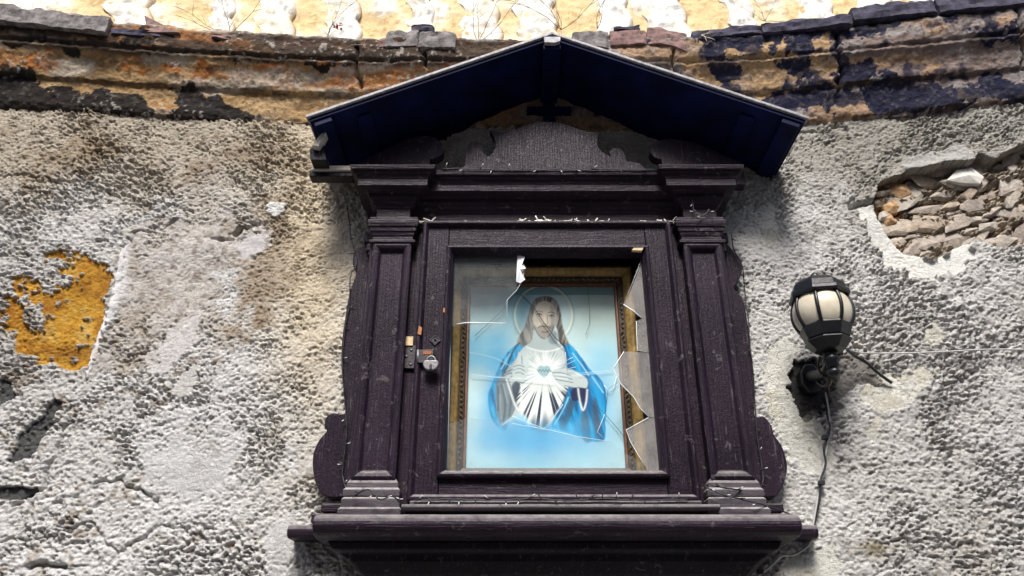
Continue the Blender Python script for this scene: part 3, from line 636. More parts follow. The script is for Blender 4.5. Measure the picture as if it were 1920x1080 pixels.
# pilasters
for s in (-1, 1):
    c = XC + s * .509; h = .0635
    p = MB(); p.rings(c - h, c + h, .452, 1.222, [(0, .125), (0, .170), (.009, .1745), (.017, .171), (.021, .168), (.027, .158), (.031, .1565)], cap=True)
    pil = p.build('pilaster', W, sh, bevel=.0015, seg_=1)
    cap_ = MB(); path = [(c - h, .10), (c - h, .165), (c + h, .165), (c + h, .10)]
    cap_.sweep(path, [(.006, 1.218), (.012, 1.222), (.012, 1.231), (.003, 1.234), (.003, 1.247), (.006, 1.251), (.009, 1.262), (.012, 1.264), (.014, 1.278), (.018, 1.280), (.021, 1.292), (.021, 1.304), (.016, 1.306), (.016, 1.315), (.012, 1.317)])
    cap_.build('capital', WX, pil, bevel=.0012, seg_=1)
    bs = MB(); bs.sweep(path, [(.016, .405), (.016, .423), (.010, .430), (.008, .444), (.001, .456)]); bs.build('base', M['worn'], pil, bevel=.0015, seg_=1)
    pd = MB(); path2 = [(c - h - .012, .08), (c - h - .012, .178), (c + h + .012, .178), (c + h + .012, .08)]
    pd.sweep(path2, [(.012, .347), (.012, .370), (.006, .374), (.006, .398), (.0, .404)]); pd.build('pedestal', M['worn'], pil, bevel=.003)
    # stepped returns of capital and base on the cabinet's side
    for z0, z1, e in ((1.215, 1.228, .012), (1.232, 1.262, .02), (1.266, 1.305, .03), (.346, .372, .10), (.376, .40, .075)):
        a, b = sorted((XC + s * .588, XC + s * (.590 + e))); MB().box(a, b, -.02, .10, z0, z1).build('side_return', WX, pil, bevel=.004)
    # carved ear board running down the side
    px = ([(698, 452), (664, 470), (661, 495), (668, 512), (656, 545), (648, 590), (641, 640), (640, 690), (645, 740), (648, 770), (640, 776), (624, 774), (611, 783), (608, 800), (612, 808), (598, 825), (588, 848), (586, 872), (590, 900), (600, 922), (615, 932), (700, 932)] if s < 0 else
          [(1360, 452), (1386, 482), (1392, 505), (1384, 528), (1377, 540), (1393, 560), (1399, 585), (1407, 640), (1413, 690), (1415, 740), (1416, 778), (1432, 780), (1446, 796), (1452, 815), (1466, 835), (1475, 862), (1476, 885), (1468, 912), (1455, 932), (1360, 932)])
    q = crom([ray(u, v, .062).xz for u, v in px[1:-1]], 5); f0, f1 = ray(*px[0], .062).xz, ray(*px[-1], .062).xz
    MB().prism([tuple(f0)] + [tuple(t) for t in q] + [tuple(f1)], -.03, .062).build('ear_board', W, sh, bevel=.004)
# entablature, breaking forward over the pilasters
path = [(XC - .569, 0), (XC - .569, .172), (XC - .457, .172), (XC - .457, .138), (XC + .457, .138), (XC + .457, .172), (XC + .569, .172), (XC + .569, 0)]
MB().sweep(path, [(0, 1.312), (0, 1.352), (.004, 1.354), (.006, 1.362), (.014, 1.366), (.016, 1.376), (.026, 1.384), (.028, 1.396), (.036, 1.404), (.060, 1.407), (.061, 1.432), (.063, 1.434), (.067, 1.444), (.075, 1.448), (.076, 1.455), (.084, 1.457), (.087, 1.472), (.02, 1.476)]).build('entablature', WX, sh, bevel=.0012, seg_=1)
# crest: centre board, side wings, small scrolls
Q = lambda pts, d: [tuple(ray(u, v, d).xz) for u, v in pts]
ctr = [(880, 306), (905, 297), (922, 288), (929, 274), (927, 260), (918, 244)]
ctr2 = [(918, 243), (945, 247), (968, 241), (990, 233), (1020, 228), (1052, 231), (1080, 240), (1100, 246), (1124, 247)]
ctr3 = [(1125, 248), (1121, 262), (1122, 276), (1135, 288), (1160, 298), (1200, 306)]
q = [tuple(p) for p in crom(Q(ctr, .135), 5)] + [tuple(p) for p in crom(Q(ctr2, .135), 5)] + [tuple(p) for p in crom(Q(ctr3, .135), 5)]
q = [(XC - .40, 1.474)] + [(x, z) for x, z in q] + [(XC + .40, 1.474)]
MB().prism(q, .10, .135).build('crest_board', W, sh, bevel=.0025)
for pts in ([(672, 306), (705, 290), (745, 270), (775, 259), (803, 256), (824, 264), (832, 279), (827, 291), (812, 298), (806, 299)], [(1392, 306), (1350, 289), (1310, 271), (1270, 262), (1240, 263), (1224, 272), (1219, 284), (1226, 295), (1240, 300)]):
    q = crom(Q(pts, .135), 6); z0 = 1.474
    MB().prism([(q[0][0], z0)] + [tuple(p) for p in q] + [(q[-1][0], z0)], .098, .137).build('crest_wing', W, sh, bevel=.0025)
for pts in ([(872, 302), (874, 284), (882, 270), (893, 266), (904, 272), (906, 286), (914, 294), (905, 304)], [(1175, 302), (1172, 290), (1164, 280), (1150, 279), (1142, 286), (1146, 296), (1140, 302)]):
    q = crom(Q(pts, .125), 5); MB().prism([(q[0][0], 1.474)] + [tuple(p) for p in q] + [(q[-1][0], 1.474)], .10, .128).build('crest_scroll', W, sh, bevel=.002)
# roof
AX, AZ, DR = .142, 1.987, .33
for s, ex, ez in ((-1, -.680, 1.617), (1, .980, 1.611)):
    n = Vector((ex - AX, ez - AZ)); n.normalize(); nn = Vector((n.y, -n.x)) if s > 0 else Vector((-n.y, n.x)); th = .022
    if nn.y > 0: nn = -nn
    a, e = Vector((AX, AZ)), Vector((ex, ez)); a2 = a + Vector((0, -th / abs(nn.y))); e2 = e + nn * th
    rp = MB().prism([tuple(a), tuple(e), tuple(e2), tuple(a2)], -.06, DR - .006).build('roof_panel', M['navy'], sh, bevel=.002)
    t0 = a + Vector((0, .004)); t1 = e + n * .008 + Vector((0, .004)); lo = .011
    MB().prism([tuple(t0), tuple(t1), tuple(t1 + nn * lo), tuple(t0 + Vector((0, -lo / abs(nn.y))))], DR - .028, DR + .004).build('edge_trim', M['zinc'], rp, bevel=.002)
    MB().prism([tuple(a + Vector((0, .022))), tuple(e + n * .006 + Vector((0, .022))), tuple(e + n * .006 + Vector((0, .006))), tuple(a + Vector((0, .006)))], -.06, DR - .03).build('roof_sheet', M['zinc'], rp)
    for tpos, wd_, dp in ((.955, .060, .020), (.80, .050, .012)):
        p = a2 + (e2 - a2) * tpos; p0 = p - n * wd_ / 2; p1 = p + n * wd_ / 2
        MB().prism([tuple(p0), tuple(p1), tuple(p1 + nn * dp), tuple(p0 + nn * dp)], -.02, DR - (.012 if tpos > .9 else .05)).build('eave_board', M['navy'], rp, bevel=.002)
MB().box(AX - .032, AX + .032, -.02, DR - .012, 1.925, 1.958).build('ridge_beam', M['navy'], sh, bevel=.003)
MB().prism([(AX - .030, 1.965), (AX + .030, 1.965), (AX + .028, 1.944), (AX + .01, 1.936), (AX - .028, 1.938)], DR - .010, DR + .006).build('ridge_clip', M['zinc'], sh, bevel=.002)
MB().box(AX - .022, AX + .022, .0, .045, 1.70, 1.935).build('king_post', M['navy'], sh, bevel=.002)
MB().box(AX - .085, AX + .085, .0, .052, 1.868, 1.892).build('cross_batten', M['navy'], sh, bevel=.002)
# weathered plank and broken end at the left eave
p0, p1 = ray(583, 318, .20), ray(662, 309, .20)
MB().box(p0.x, p1.x, .165, .20, p0.z - .002, p0.z + .018).build('bleached_plank', M['bleached'], sh, bevel=.003)
MB().box(p0.x - .006, p1.x, .15, .192, p0.z - .022, p0.z - .004).build('support_plank', M['black_wood'], sh, bevel=.003)
q = [ray(u, v, .27).xz for u, v in ((585, 274), (606, 248), (612, 250), (598, 276))]
MB().prism([tuple(t) for t in q], .24, .275).build('splintered_batten', M['bleached'], sh, bevel=.001)
q = [ray(u, v, .25).xz for u, v in ((582, 300), (580, 280), (606, 268), (612, 300))]
MB().prism([tuple(t) for t in q], .20, .25).build('eave_block', M['black_wood'], sh, bevel=.002)

# door: outer bead is the part, stiles, rails, glazing bead and glass are its sub-parts
DX0, DX1, DZ0, DZ1 = XC - .411, XC + .411, .394, 1.306
OX0, OX1, OZ0, OZ1 = XC - .306, XC + .308, .484, 1.184
door = MB().rings(DX0, DX1, DZ0, DZ1, [(0, .11), (0, .172), (.004, .176), (.011, .176), (.015, .170), (.019, .163), (.022, .150)]).build('door', W, sh, bevel=.001, seg_=1)
sw = .086
for a, b in ((DX0 + .015, DX0 + sw), (DX1 - sw, DX1 - .015)): MB().box(a, b, .118, .161, DZ0 + .013, DZ1 - .013).build('stile', W, door, bevel=.0015)
for a, b in ((DZ0 + .014, DZ0 + .078), (DZ1 - .10, DZ1 - .014)): MB().box(DX0 + sw + .0015, DX1 - sw - .0015, .118, .1602, a, b).build('rail', WX, door, bevel=.0015)
MB().rings(OX0 - .024, OX1 + .024, OZ0 - .026, OZ1 + .026, [(0, .13), (0, .172), (.003, .179), (.009, .181), (.014, .177), (.018, .168), (.022, .163), (.025, .148), (.027, .135)]).build('glazing_bead', W, door, bevel=.001, seg_=1)
for u, v, hw, hh in ((787, 620, 4, 9), (833, 582, 2.5, 5), (829, 752, 2.5, 11), (1195, 467, 12, 4)):
    c = ray(u, v, .176); MB().prism([(c.x - hw * .0015, c.z - hh * .0014), (c.x + hw * .0012, c.z - hh * .0017), (c.x + hw * .0017, c.z + hh * .001), (c.x - hw * .0008, c.z + hh * .0017)], .15, .1795).build('bare_patch', M['orangewood'] if u < 1000 else M['pinewood'], door)

def shard(px, d, m, th=.003, name='glass_shard'):
    return MB().prism([tuple(ray(u, v, d).xz) for u, v in px], d - th, d).build(name, m, door)
def edge(px, d, r=.0011, m=None, par=None, name='glass_edge'):
    return MB().tube([ray(u, v, d) for u, v in px], r, 5).build(name, m or M['crackpale'], par or door)
GD = .146
shard([(846, 470), (972, 470), (984, 500), (980, 526), (968, 545), (951, 562), (950, 606), (842, 611)], GD, M['glass'])
edge([(856, 608), (875, 605), (950, 606.5)], GD + .001, .0016); edge([(972, 479), (984, 500), (980, 526), (968, 545), (951, 562), (950, 606)], GD + .001, .0007)
shard([(1206, 480), (1192, 520), (1181, 548), (1169, 571), (1188, 585), (1204, 597), (1193, 602), (1194, 657), (1222, 660), (1216, 560)], GD, M['glass_dirty'])
edge([(1169, 571), (1188, 583), (1204, 597)], GD + .001, .0014); edge([(1201, 490), (1190, 520), (1169, 571)], GD + .001, .0006); edge([(1193, 602), (1195, 657), (1213, 660)], GD + .001, .0008)
shard([(1170, 659), (1150, 690), (1164, 720), (1188, 744), (1200, 765), (1216, 781), (1234, 784), (1226, 661)], GD, M['glass_dirty'])
edge([(1170, 659), (1150, 690), (1164, 720), (1188, 744), (1200, 765), (1216, 781)], GD + .001, .0012)
shard([(1216, 783), (1174, 806), (1182, 828), (1196, 852), (1211, 874), (1212, 886), (1250, 886), (1240, 785)], GD, M['glass_dirty'])
edge([(1216, 783), (1174, 806), (1182, 828), (1196, 852), (1211, 876)], GD + .001, .0011)
shard([(832, 886), (838, 795), (880, 784), (960, 794), (1030, 806), (1080, 818), (1145, 828), (1172, 850), (1208, 870), (1207, 886)], GD, M['glass'])
edge([(960, 794), (1030, 806), (1080, 818), (1145, 828)], GD + .001, .0006)
edge([(846, 480), (845, 610), (839, 878)], GD + .006, .0016)
# brittle tape hanging on the upper edge of the glass
tp = [(970, 477), (984, 482), (978, 495), (986, 503), (977, 512), (985, 524), (975, 531), (968, 528)]
mb = MB(); V = [ray(u, v, GD + .004 + (.006 if i % 2 else 0)) for i, (u, v) in enumerate(tp)]; cen = ray(975, 505, GD + .012); V.append(cen)
mb.add(V + [p + Vector((0, .001, 0)) for p in V], [(i, (i + 1) % 8, 8) for i in range(8)] + [((i + 1) % 8 + 9, i + 9, 17) for i in range(8)]); mb.build('tape_strip', M['tape'], door)

# lock furniture
lp = MB(); lp.prism([tuple(ray(u, v, .142).xz) for u, v in ((753, 690), (776, 691), (780, 655), (782, 648), (757, 648))], .132, .143); lock = lp.build('lock_plate', M['plate'], sh, bevel=.001)
for u, v in ((762, 668), (770, 683), (771, 656)):
    c = ray(u, v, .144); MB().tube([c + Vector((0, .004, 0)), c + Vector((0, -.001, 0))], .0038, 10).build('screw', M['steel'], lock)
MB().prism([tuple(ray(u, v, .146).xz) for u, v in ((757, 648), (774, 648), (775, 631), (758, 631))], .132, .147).build('wood_block', M['pinewood'], sh, bevel=.001)
hs = MB().prism([tuple(ray(u, v, .178).xz) for u, v in ((783, 680), (800, 681), (812, 676), (813, 655), (786, 656))], .160, .179).build('hasp', M['plate'], sh, bevel=.001)
MB().prism([tuple(ray(u, v, .181).xz) for u, v in ((793, 664), (808, 664), (809, 658), (794, 657))], .178, .1805).build('rust_patch', M['rust'], hs)
MB().tube([ray(783, 680, .176), ray(784, 656, .176)], .004, 8).build('hinge_pin', M['steel'], hs)
kp = MB(); c = ray(816, 638, .163); kp.rings(c.x - .012, c.x + .012, c.z - .012, c.z + .012, [(0, .160), (0, .1655), (.002, .1655), (.004, .163)], cap=True)
k_ = kp.build('keyhole_plate', M['plate'], sh); k_.data.transform(Matrix.Translation(c - worldloc(sh)) @ Matrix.Rotation(R(45), 4, 'Y') @ Matrix.Translation(worldloc(sh) - c))
MB().tube([c + Vector((0, .001, .003)), c + Vector((0, -.004, .003))], .0035, 8).build('key_boss', M['plate'], sh)
c = ray(808, 682, .19); pl = empty('padlock', c, 'small worn steel padlock hanging from the shrine door hasp', 'padlock')
b_ = MB(); ring = [(.0235 * math.cos(t) * (1 if math.sin(t) < .35 else 1), .021 * min(math.sin(t), .55)) for t in [2 * math.pi * k / 28 for k in range(28)]]
b_.prism([(c.x + x, c.z - .002 + z) for x, z in ring], .180, .196); b_.build('body', M['steel'], pl, bevel=.003)
MB().tube([c + Vector((.013 * math.cos(t), 0, .008 + .016 * math.sin(t))) for t in [R(-10 + 20 * k) for k in range(11)]], .0032, 8).build('shackle', M['steel'], pl)
MB().prism([(c.x - .003, c.z - .020), (c.x + .005, c.z - .020), (c.x + .004, c.z - .006), (c.x, c.z - .002), (c.x - .004, c.z - .006)], .195, .1985).build('keyhole_cover', M['plate'], pl, bevel=.001)

# ------------------------------------------------------------------ framed print inside
PX0, PX1, PZ0, PZ1 = -.140, .343, .47, 1.134
fr = empty('framed_print', ((PX0 + PX1) / 2, -.03, .456), 'gilt framed devotional print of a blue robed haloed figure behind cracked glass', 'picture')
FW = .062
MB().rings(PX0 - FW, PX1 + FW, PZ0 - .012, PZ1 + .054, [(0, .014), (0, .066), (.004, .078), (.012, .082), (.020, .078), (.030, .068), (.034, .060)]).build('gilt_frame', M['gold'], fr)
MB().rings(PX0 - .0285, PX1 + .0285, PZ0 - .012 + .0335, PZ1 + .0205, [(0, .060), (.003, .062), (.019, .056), (.021, .052)]).build('carved_band', M['carve'], fr)
MB().rings(PX0 - .0078, PX1 + .0078, PZ0 + .0422 - .02, PZ1 + .0002, [(0, .050), (.001, .055), (.006, .055), (.008, .044), (.008, .038)]).build('inner_slip', M['gilt_edge'], fr)
lf = MB(); rnd = random.Random(3)
def leaf(x, z, ang):
    L_, wd = .0125, .0052; ca, sa = math.cos(ang), math.sin(ang)
    P = [(-L_, 0, 0), (-.2 * L_, wd, .003), (L_, 0, .001), (-.2 * L_, -wd, .003), (-.1 * L_, 0, .0075)]
    lf.add([(x + a * ca - b * sa, -(.058 + h), z + a * sa + b * ca) for a, b, h in P], [(0, 3, 4), (3, 2, 4), (2, 1, 4), (1, 0, 4)])
z = PZ0 + .02
while z < PZ1 + .01:
    for s, x in ((-1, PX0 - .0185), (1, PX1 + .0185)): leaf(x + rnd.uniform(-.002, .002), z, R(90) + rnd.choice((-.6, .6)))
    z += .0165
x = PX0 - .015
while x < PX1 + .015: leaf(x, PZ1 + .0105, rnd.choice((-.6, .6))); x += .0165
lf.build('carved_leaves', M['gold'] if False else plain('leaf_gilding', (.10, .066, .03), .4, .2, .6, 120), fr)

def paint_print():
    st = .0013; X, Z = np.meshgrid(np.arange(PX0, PX1 + st, st), np.arange(PZ0, PZ1 + st, st)); d = .036
    U, V = project(X, np.full(X.shape, -d), Z)
    n1 = fbm(X * 5, Z * 5, 601, 4); n2 = fbm(X * 22, Z * 22, 611, 4)
    col = np.zeros(X.shape + (3,)); col[:] = (.62, .77, .77)
    def blur(m, r):
        if r <= 0: return m.astype(float)
        k = np.exp(-.5 * (np.arange(-3 * r, 3 * r + 1) / r) ** 2); k /= k.sum(); m = np.pad(m.astype(float), 3 * r, mode='edge')
        m = np.apply_along_axis(lambda a: np.convolve(a, k, 'valid'), 0, m); return np.apply_along_axis(lambda a: np.convolve(a, k, 'valid'), 1, m)
    def lay(mask, c, a=1.):
        k = np.clip(np.asarray(mask, float) * a, 0, 1)[..., None]; col[:] = col * (1 - k) + np.array(c) * k
    def P(pts, c, soft=1, a=1., smooth=True):
        q = [tuple(p) for p in crom(pts, 4, True)] if smooth else pts; m = blur(inpoly(U, V, q), soft); lay(m, c, a); return m
    def Ln(pts, c, wd=1., a=1.): lay(np.exp(-(seg(U, V, [tuple(p) for p in crom(pts, 4)]) / wd) ** 2), c, a)
    # background washes
    lay(sst(1050, 1110, U) * sst(690, 600, V), (.50, .60, .55), .95)
    lay(sst(980, 930, U) * sst(596, 640, V) * sst(720, 670, V), (.12, .47, .70), .75)
    lay(blob(U, V, 975, 575, 45, 45), (.16, .46, .60), .7); lay(blob(U, V, 900, 570, 40, 40), (.42, .58, .64), .6)
    lay(sst(680, 790, V), (.58, .79, .85), .85)
    lay(blob(U, V, 1135, 670, 45, 40), (.34, .64, .78), .7); lay(blob(U, V, 1120, 800, 60, 70), (.38, .68, .82), .5)
    lay(blob(U, V, 928, 740, 22, 90, 8), (.05, .42, .76), .9); lay(blob(U + n1 * 30 - 15, V, 1000, 815, 58, 34), (.012, .40, .78), .95)
    lay(blob(U + n1 * 30 - 15, V, 1000, 868, 55, 36), (.12, .56, .82), .75); lay(blob(U, V, 1090, 850, 50, 30), (.30, .64, .82), .7)
    lay(blob(U, V, 1125, 745, 26, 70), (.05, .42, .76), .6)
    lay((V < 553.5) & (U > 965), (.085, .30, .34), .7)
    # halo
    hr = np.hypot(U - 1019, (V - 591) * .98); lay(np.exp(-((hr - 54) / 1.7) ** 2) * (V < 628), (.95, .92, .74), 1.); lay(np.exp(-((hr - 57) / 2.2) ** 2) * (V < 628), (.06, .20, .25), .35)
    # blue mantle, hanging from both shoulders
    BL, DK, LT = (.0, .29, .60), (.003, .06, .20), (.05, .52, .82)
    fold = fbm(X * 75 + Z * 18, Z * 11, 651, 4)
    def cloth(q, c, d, l, soft=1):
        m = blur(inpoly(U, V, [tuple(p) for p in crom(q, 4, True)]), soft); lay(m, c); lay(m * sst(.52, .34, fold), d, .75); lay(m * sst(.54, .70, fold), l, .7); return m
    cloth([(982, 640), (962, 651), (945, 670), (933, 694), (921, 724), (915, 742), (918, 772), (930, 798), (950, 806), (956, 760), (948, 720), (962, 690), (984, 662)], BL, DK, LT)
    cloth([(1052, 640), (1070, 646), (1090, 670), (1106, 692), (1128, 714), (1137, 745), (1135, 790), (1133, 824), (1106, 828), (1080, 818), (1050, 806), (1034, 800), (1046, 770), (1060, 735), (1062, 690)], BL, DK, LT)
    P([(1104, 704), (1126, 718), (1134, 748), (1128, 772), (1112, 752)], (.005, .33, .70), 3, .7)
    for q in ([(1066, 752), (1078, 748), (1070, 782), (1056, 806), (1048, 800), (1058, 778)], [(1090, 768), (1101, 768), (1107, 826), (1092, 822)], [(1114, 745), (1122, 762), (1126, 812), (1118, 822), (1112, 785)]): P(q, (.05, .075, .12), 2, .8)
    for q in ([(1074, 662), (1096, 692), (1104, 704)], [(1110, 706), (1131, 736)], [(956, 664), (940, 692)], [(1040, 796), (1056, 768), (1066, 745)]): Ln(q, (.36, .74, .90), 1.4, .85)
    hem = blob(U + (n1 - .5) * 40, V, 1000, 824, 75, 26); lay(hem, (.015, .40, .78), .9)
    # white tunic, sleeves
    m = P([(986, 648), (1015, 652), (1052, 648), (1060, 668), (1062, 700), (1062, 730), (1042, 776), (1022, 804), (1000, 800), (978, 775), (955, 790), (938, 796), (931, 752), (938, 712), (950, 694), (968, 672)], (.58, .61, .60), 1)
    lay(m * sst(.52, .36, fbm(X * 60 - Z * 30, Z * 14, 661, 4)), (.28, .335, .36), .7)
    P([(958, 730), (976, 716), (990, 722), (1000, 735), (1050, 735), (1062, 722), (1062, 744), (1042, 774), (1022, 802), (1002, 799), (982, 776), (972, 768)], (.006, .014, .055), 2, .96)
    P([(931, 716), (948, 706), (958, 722), (968, 755), (960, 780), (945, 792), (936, 796), (930, 755)], (.145, .185, .225), 1, .9)
    for q in ([(940, 722), (947, 758), (944, 790)], [(952, 722), (958, 750), (955, 780)], [(934, 726), (934, 770)]): Ln(q, (.03, .045, .065), 2.0, .75)
    for q in ([(944, 720), (952, 756)], [(937, 740), (940, 785)]): Ln(q, (.34, .39, .42), 1.3, .7)
    for q in ([(944, 706), (956, 700), (966, 704)], [(946, 700), (958, 694)], [(950, 712), (960, 706)]): Ln(q, (.06, .085, .10), 1.3, .8)
    Ln([(950, 712), (957, 735), (966, 760), (974, 769), (978, 748), (977, 716)], (.82, .83, .80), 2.0); P([(960, 722), (972, 716), (974, 745), (970, 758), (964, 745)], (.012, .02, .055), 1, .9)
    # rays from the heart
    an = np.arctan2(V - 697, U - 1020); rr = np.hypot(U - 1020, (V - 697) * .95)
    ray_ = vn(an * 13 + 40, an * 0 + 3, 621) * .55 + vn(an * 27 + 9, an * 0, 622) * .6
    lim = 46 + 62 * sst(.1, 1, np.sin(an)) * (.7 + .5 * vn(an * 9, an * 0, 623)); chest = blur(inpoly(U, V, [(972, 656), (1056, 656), (1064, 700), (1066, 725), (1046, 774), (1022, 808), (992, 800), (966, 762), (980, 715), (978, 690)]), 2)
    lay(sst(.50, .66, ray_ + .42 * np.exp(-(rr / 28) ** 2)) * sst(lim + 6, lim - 30, rr) * chest, (.90, .905, .87), 1.)
    lay(sst(.44, .30, ray_) * sst(12, 22, rr) * sst(50, 34, rr) * chest, (.40, .45, .46), .5)
    lay(np.exp(-(rr / 20) ** 2), (.92, .92, .88), .85)
    hx = (U - 1020) / 10.5; hy = -(V - 697) / 10.5 + .15; heart = (hx ** 2 + hy ** 2 - 1) ** 3 - hx ** 2 * hy ** 3 < 0
    lay(blur(heart, 1), (.32, .50, .53), .95); lay(np.exp(-((V - 695 + 1.6 * np.sin(U * 1.1)) / 1.3) ** 2) * (np.abs(U - 1020) < 14), (.07, .10, .11), .85)
    # raised hand on the left, resting hand on the right
    SK = (.62, .67, .65)
    P([(964, 690), (970, 679), (982, 680), (990, 688), (988, 702), (981, 717), (969, 716), (961, 703)], SK, 1); P([(983, 686), (986, 667), (990.5, 666), (991.5, 684), (989, 693)], SK, 1); P([(968, 684), (972, 662), (977, 663), (977, 682)], SK, 1)
    for q in ([(964, 688), (973, 685), (983, 688)], [(964, 694), (974, 691), (984, 696)], [(966, 700), (974, 698), (982, 702)], [(968, 715), (979, 718)], [(978, 668), (979, 682)]): Ln(q, (.16, .21, .235), 1.1, .85)
    P([(1034, 697), (1050, 691), (1072, 693), (1088, 701), (1101, 712), (1099, 728), (1080, 727), (1056, 722), (1042, 714)], SK, 1)
    for q in ([(1036, 699), (1052, 699), (1070, 704)], [(1039, 705), (1054, 706.5), (1072, 711)], [(1042, 711), (1056, 714), (1074, 717)], [(1058, 723), (1080, 728), (1099, 729)]): Ln(q, (.16, .22, .26), 1.1, .85)
    for q in ([(1040, 702), (1062, 703)], [(1044, 708.5), (1064, 710)], [(1076, 697), (1094, 708)]): Ln(q, (.88, .89, .86), 1.0, .85)
    P([(1074, 728), (1101, 730), (1100, 752), (1093, 764), (1086, 752), (1072, 750)], (.012, .012, .06), 1, .95)
    Ln([(1084, 729), (1087, 750), (1093, 769), (1099, 754), (1101, 731)], (.82, .82, .82), 1.8)
    # head: hair, neck, face
    m = P([(1023, 555), (1006, 559), (996, 573), (990, 592), (984, 612), (974, 630), (970, 643), (983, 648), (996, 641), (1003, 620), (1012, 600), (1030, 600), (1044, 615), (1047, 635), (1054, 648), (1066, 643), (1060, 628), (1054, 605), (1050, 580), (1041, 561)], (.235, .20, .175), 1)
    strand = fbm((U - 1020) * .28 + V * .06 * np.sign(U - 1020), V * .035, 671, 4); lay(m * sst(.50, .36, strand), (.06, .05, .045), .85); lay(m * sst(.54, .68, strand), (.44, .40, .36), .85)
    P([(1000, 618), (1012, 632), (1030, 632), (1042, 622), (1044, 640), (1054, 650), (1020, 656), (988, 651), (998, 638)], (.46, .52, .52), 1); P([(1032, 626), (1043, 620), (1046, 642), (1036, 646), (1028, 638)], (.17, .20, .22), 2, .7)
    P([(1003, 580), (1008, 570), (1020, 564), (1034, 569), (1041, 580), (1042, 598), (1039, 614), (1031, 628), (1021, 633), (1010, 627), (1002, 612), (999, 596)], (.74, .64, .52), 1)
    P([(1033, 571), (1041, 580), (1042, 600), (1038, 618), (1030, 622), (1032, 600)], (.32, .30, .285), 3, .8)
    lay(blob(U, V, 1006, 604, 5, 9), (.52, .46, .41), .6)
    P([(1000, 606), (1005, 613), (1012, 611), (1021, 609), (1030, 611), (1039, 606), (1038, 618), (1031, 630), (1020, 635), (1008, 628)], (.24, .21, .19), 2, .75)
    for q in ([(1002, 612), (1007, 624), (1014, 632), (1021, 635)], [(1038, 612), (1034, 624), (1027, 632)], [(1010, 614), (1015, 611.5), (1021, 612), (1027, 611.5), (1032, 615)], [(1016, 622), (1022, 623), (1028, 621)]): Ln(q, (.065, .055, .05), 1.1, .8)
    P([(1014, 616), (1021, 614.5), (1028, 616), (1024, 619), (1018, 619)], (.46, .31, .27), 1, .85)
    Ln([(1004, 585.5), (1009, 583.2), (1017, 585)], (.13, .11, .095), 1.0, .75); Ln([(1028, 586.5), (1034, 584.8), (1041, 588)], (.07, .06, .055), 1.0, .8)
    for x, y in ((1011, 590), (1034.5, 592.5)): lay(blob(U, V, x, y + .3, 4.4, 1.9), (.55, .54, .51), .8); lay(blob(U, V, x, y, 1.8, 2.0), (.03, .03, .035), 1.); Ln([(x - 5, y), (x, y - 2.3), (x + 5, y + .3)], (.05, .045, .04), .9); Ln([(x - 4, y + 2.6), (x, y + 3.3), (x + 4, y + 2.6)], (.34, .29, .25), .9, .6)
    Ln([(1026, 589), (1026.5, 600), (1027.5, 606), (1022, 608.3), (1018, 606.5)], (.26, .22, .19), 1.0, .8); lay(blob(U, V, 1021.5, 598, 2.2, 8), (.86, .77, .64), .7); lay(blob(U, V, 1014, 574, 9, 6), (.82, .72, .59), .6)
    Ln([(988, 651), (1005, 657), (1021, 659), (1040, 656), (1054, 650)], (.86, .87, .84), 1.6, .9)
    Ln([(973, 644), (963, 657), (949, 692), (942, 706)], (.004, .02, .08), 2.0, .9)
    lay(sst(780, 830, V + (n1 - .5) * 40) * blob(U, V, 1000, 815, 95, 40), (.03, .44, .80), .85); lay(sst(835, 880, V), (.50, .76, .86), .45)
    # faded paper: creases
    k = (sst(.5, .75, n1) * .14)[..., None]; col[:] = col * (1 - k) + np.array((.60, .72, .72)) * k
    for q in ([(876, 660), (930, 672), (1000, 704), (1120, 700), (1170, 690)], [(880, 704), (1040, 712)]): Ln(q, (.66, .80, .84), 1.0, .5)
    col *= (.93 + .14 * n2)[..., None]
    Y = -(d + (n1 - .5) * .006)
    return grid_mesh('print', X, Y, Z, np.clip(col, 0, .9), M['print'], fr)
def printmat():
    m, t, b, N, L = mat('faded_print'); a = N('ShaderNodeVertexColor'); a.layer_name = 'Col'; L(a.outputs[0], b.inputs['Base Color'])
    b.inputs['Roughness'].default_value = .6; b.inputs['Specular IOR Level'].default_value = .15; bumped(N, L, b, noise(N, L, 30, 4, pos(N)), .002, .4); return m
M['print'] = printmat()
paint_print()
MB().box(PX0 - .002, PX1 + .002, .0430, .0450, PZ0, PZ1).build('picture_glass', M['glass_clean'], fr)
for pts, r, m in (([(978, 553), (1000, 575), (1020, 605), (1040, 632), (1060, 650)], .0013, 'crackdark'), ([(1102, 536), (1105, 575), (1106, 605), (1098, 628)], .0006, 'crackdark'), ([(968, 548), (945, 580), (925, 598), (890, 630)], .0007, 'crackdark'),
                  ([(884, 702), (930, 708), (975, 710), (1040, 716)], .0006, 'crackpale'), ([(1085, 700), (1105, 698), (1150, 694)], .0005, 'crackpale'), ([(1108, 748), (1134, 776), (1160, 806), (1172, 822)], .0008, 'crackdark'),
                  ([(1134, 776), (1140, 730), (1160, 716)], .0006, 'crackdark'), ([(1020, 803), (1040, 780), (1056, 758)], .0006, 'crackpale'), ([(960, 780), (1000, 796), (1020, 803)], .0006, 'crackpale'), ([(1132, 722), (1143, 733), (1150, 728), (1158, 700)], .0007, 'crackpale'),
                  ([(1060, 660), (1063, 690)], .0006, 'crackpale'), ([(1062, 676), (1074, 670)], .0007, 'crackpale'), ([(1062, 684), (1078, 676)], .0006, 'crackpale'), ([(1062, 692), (1080, 688)], .0006, 'crackpale'), ([(1134, 776), (1120, 810), (1133, 822)], .0006, 'crackpale')):
    edge(pts, .0455, r, M[m], fr, 'crack')

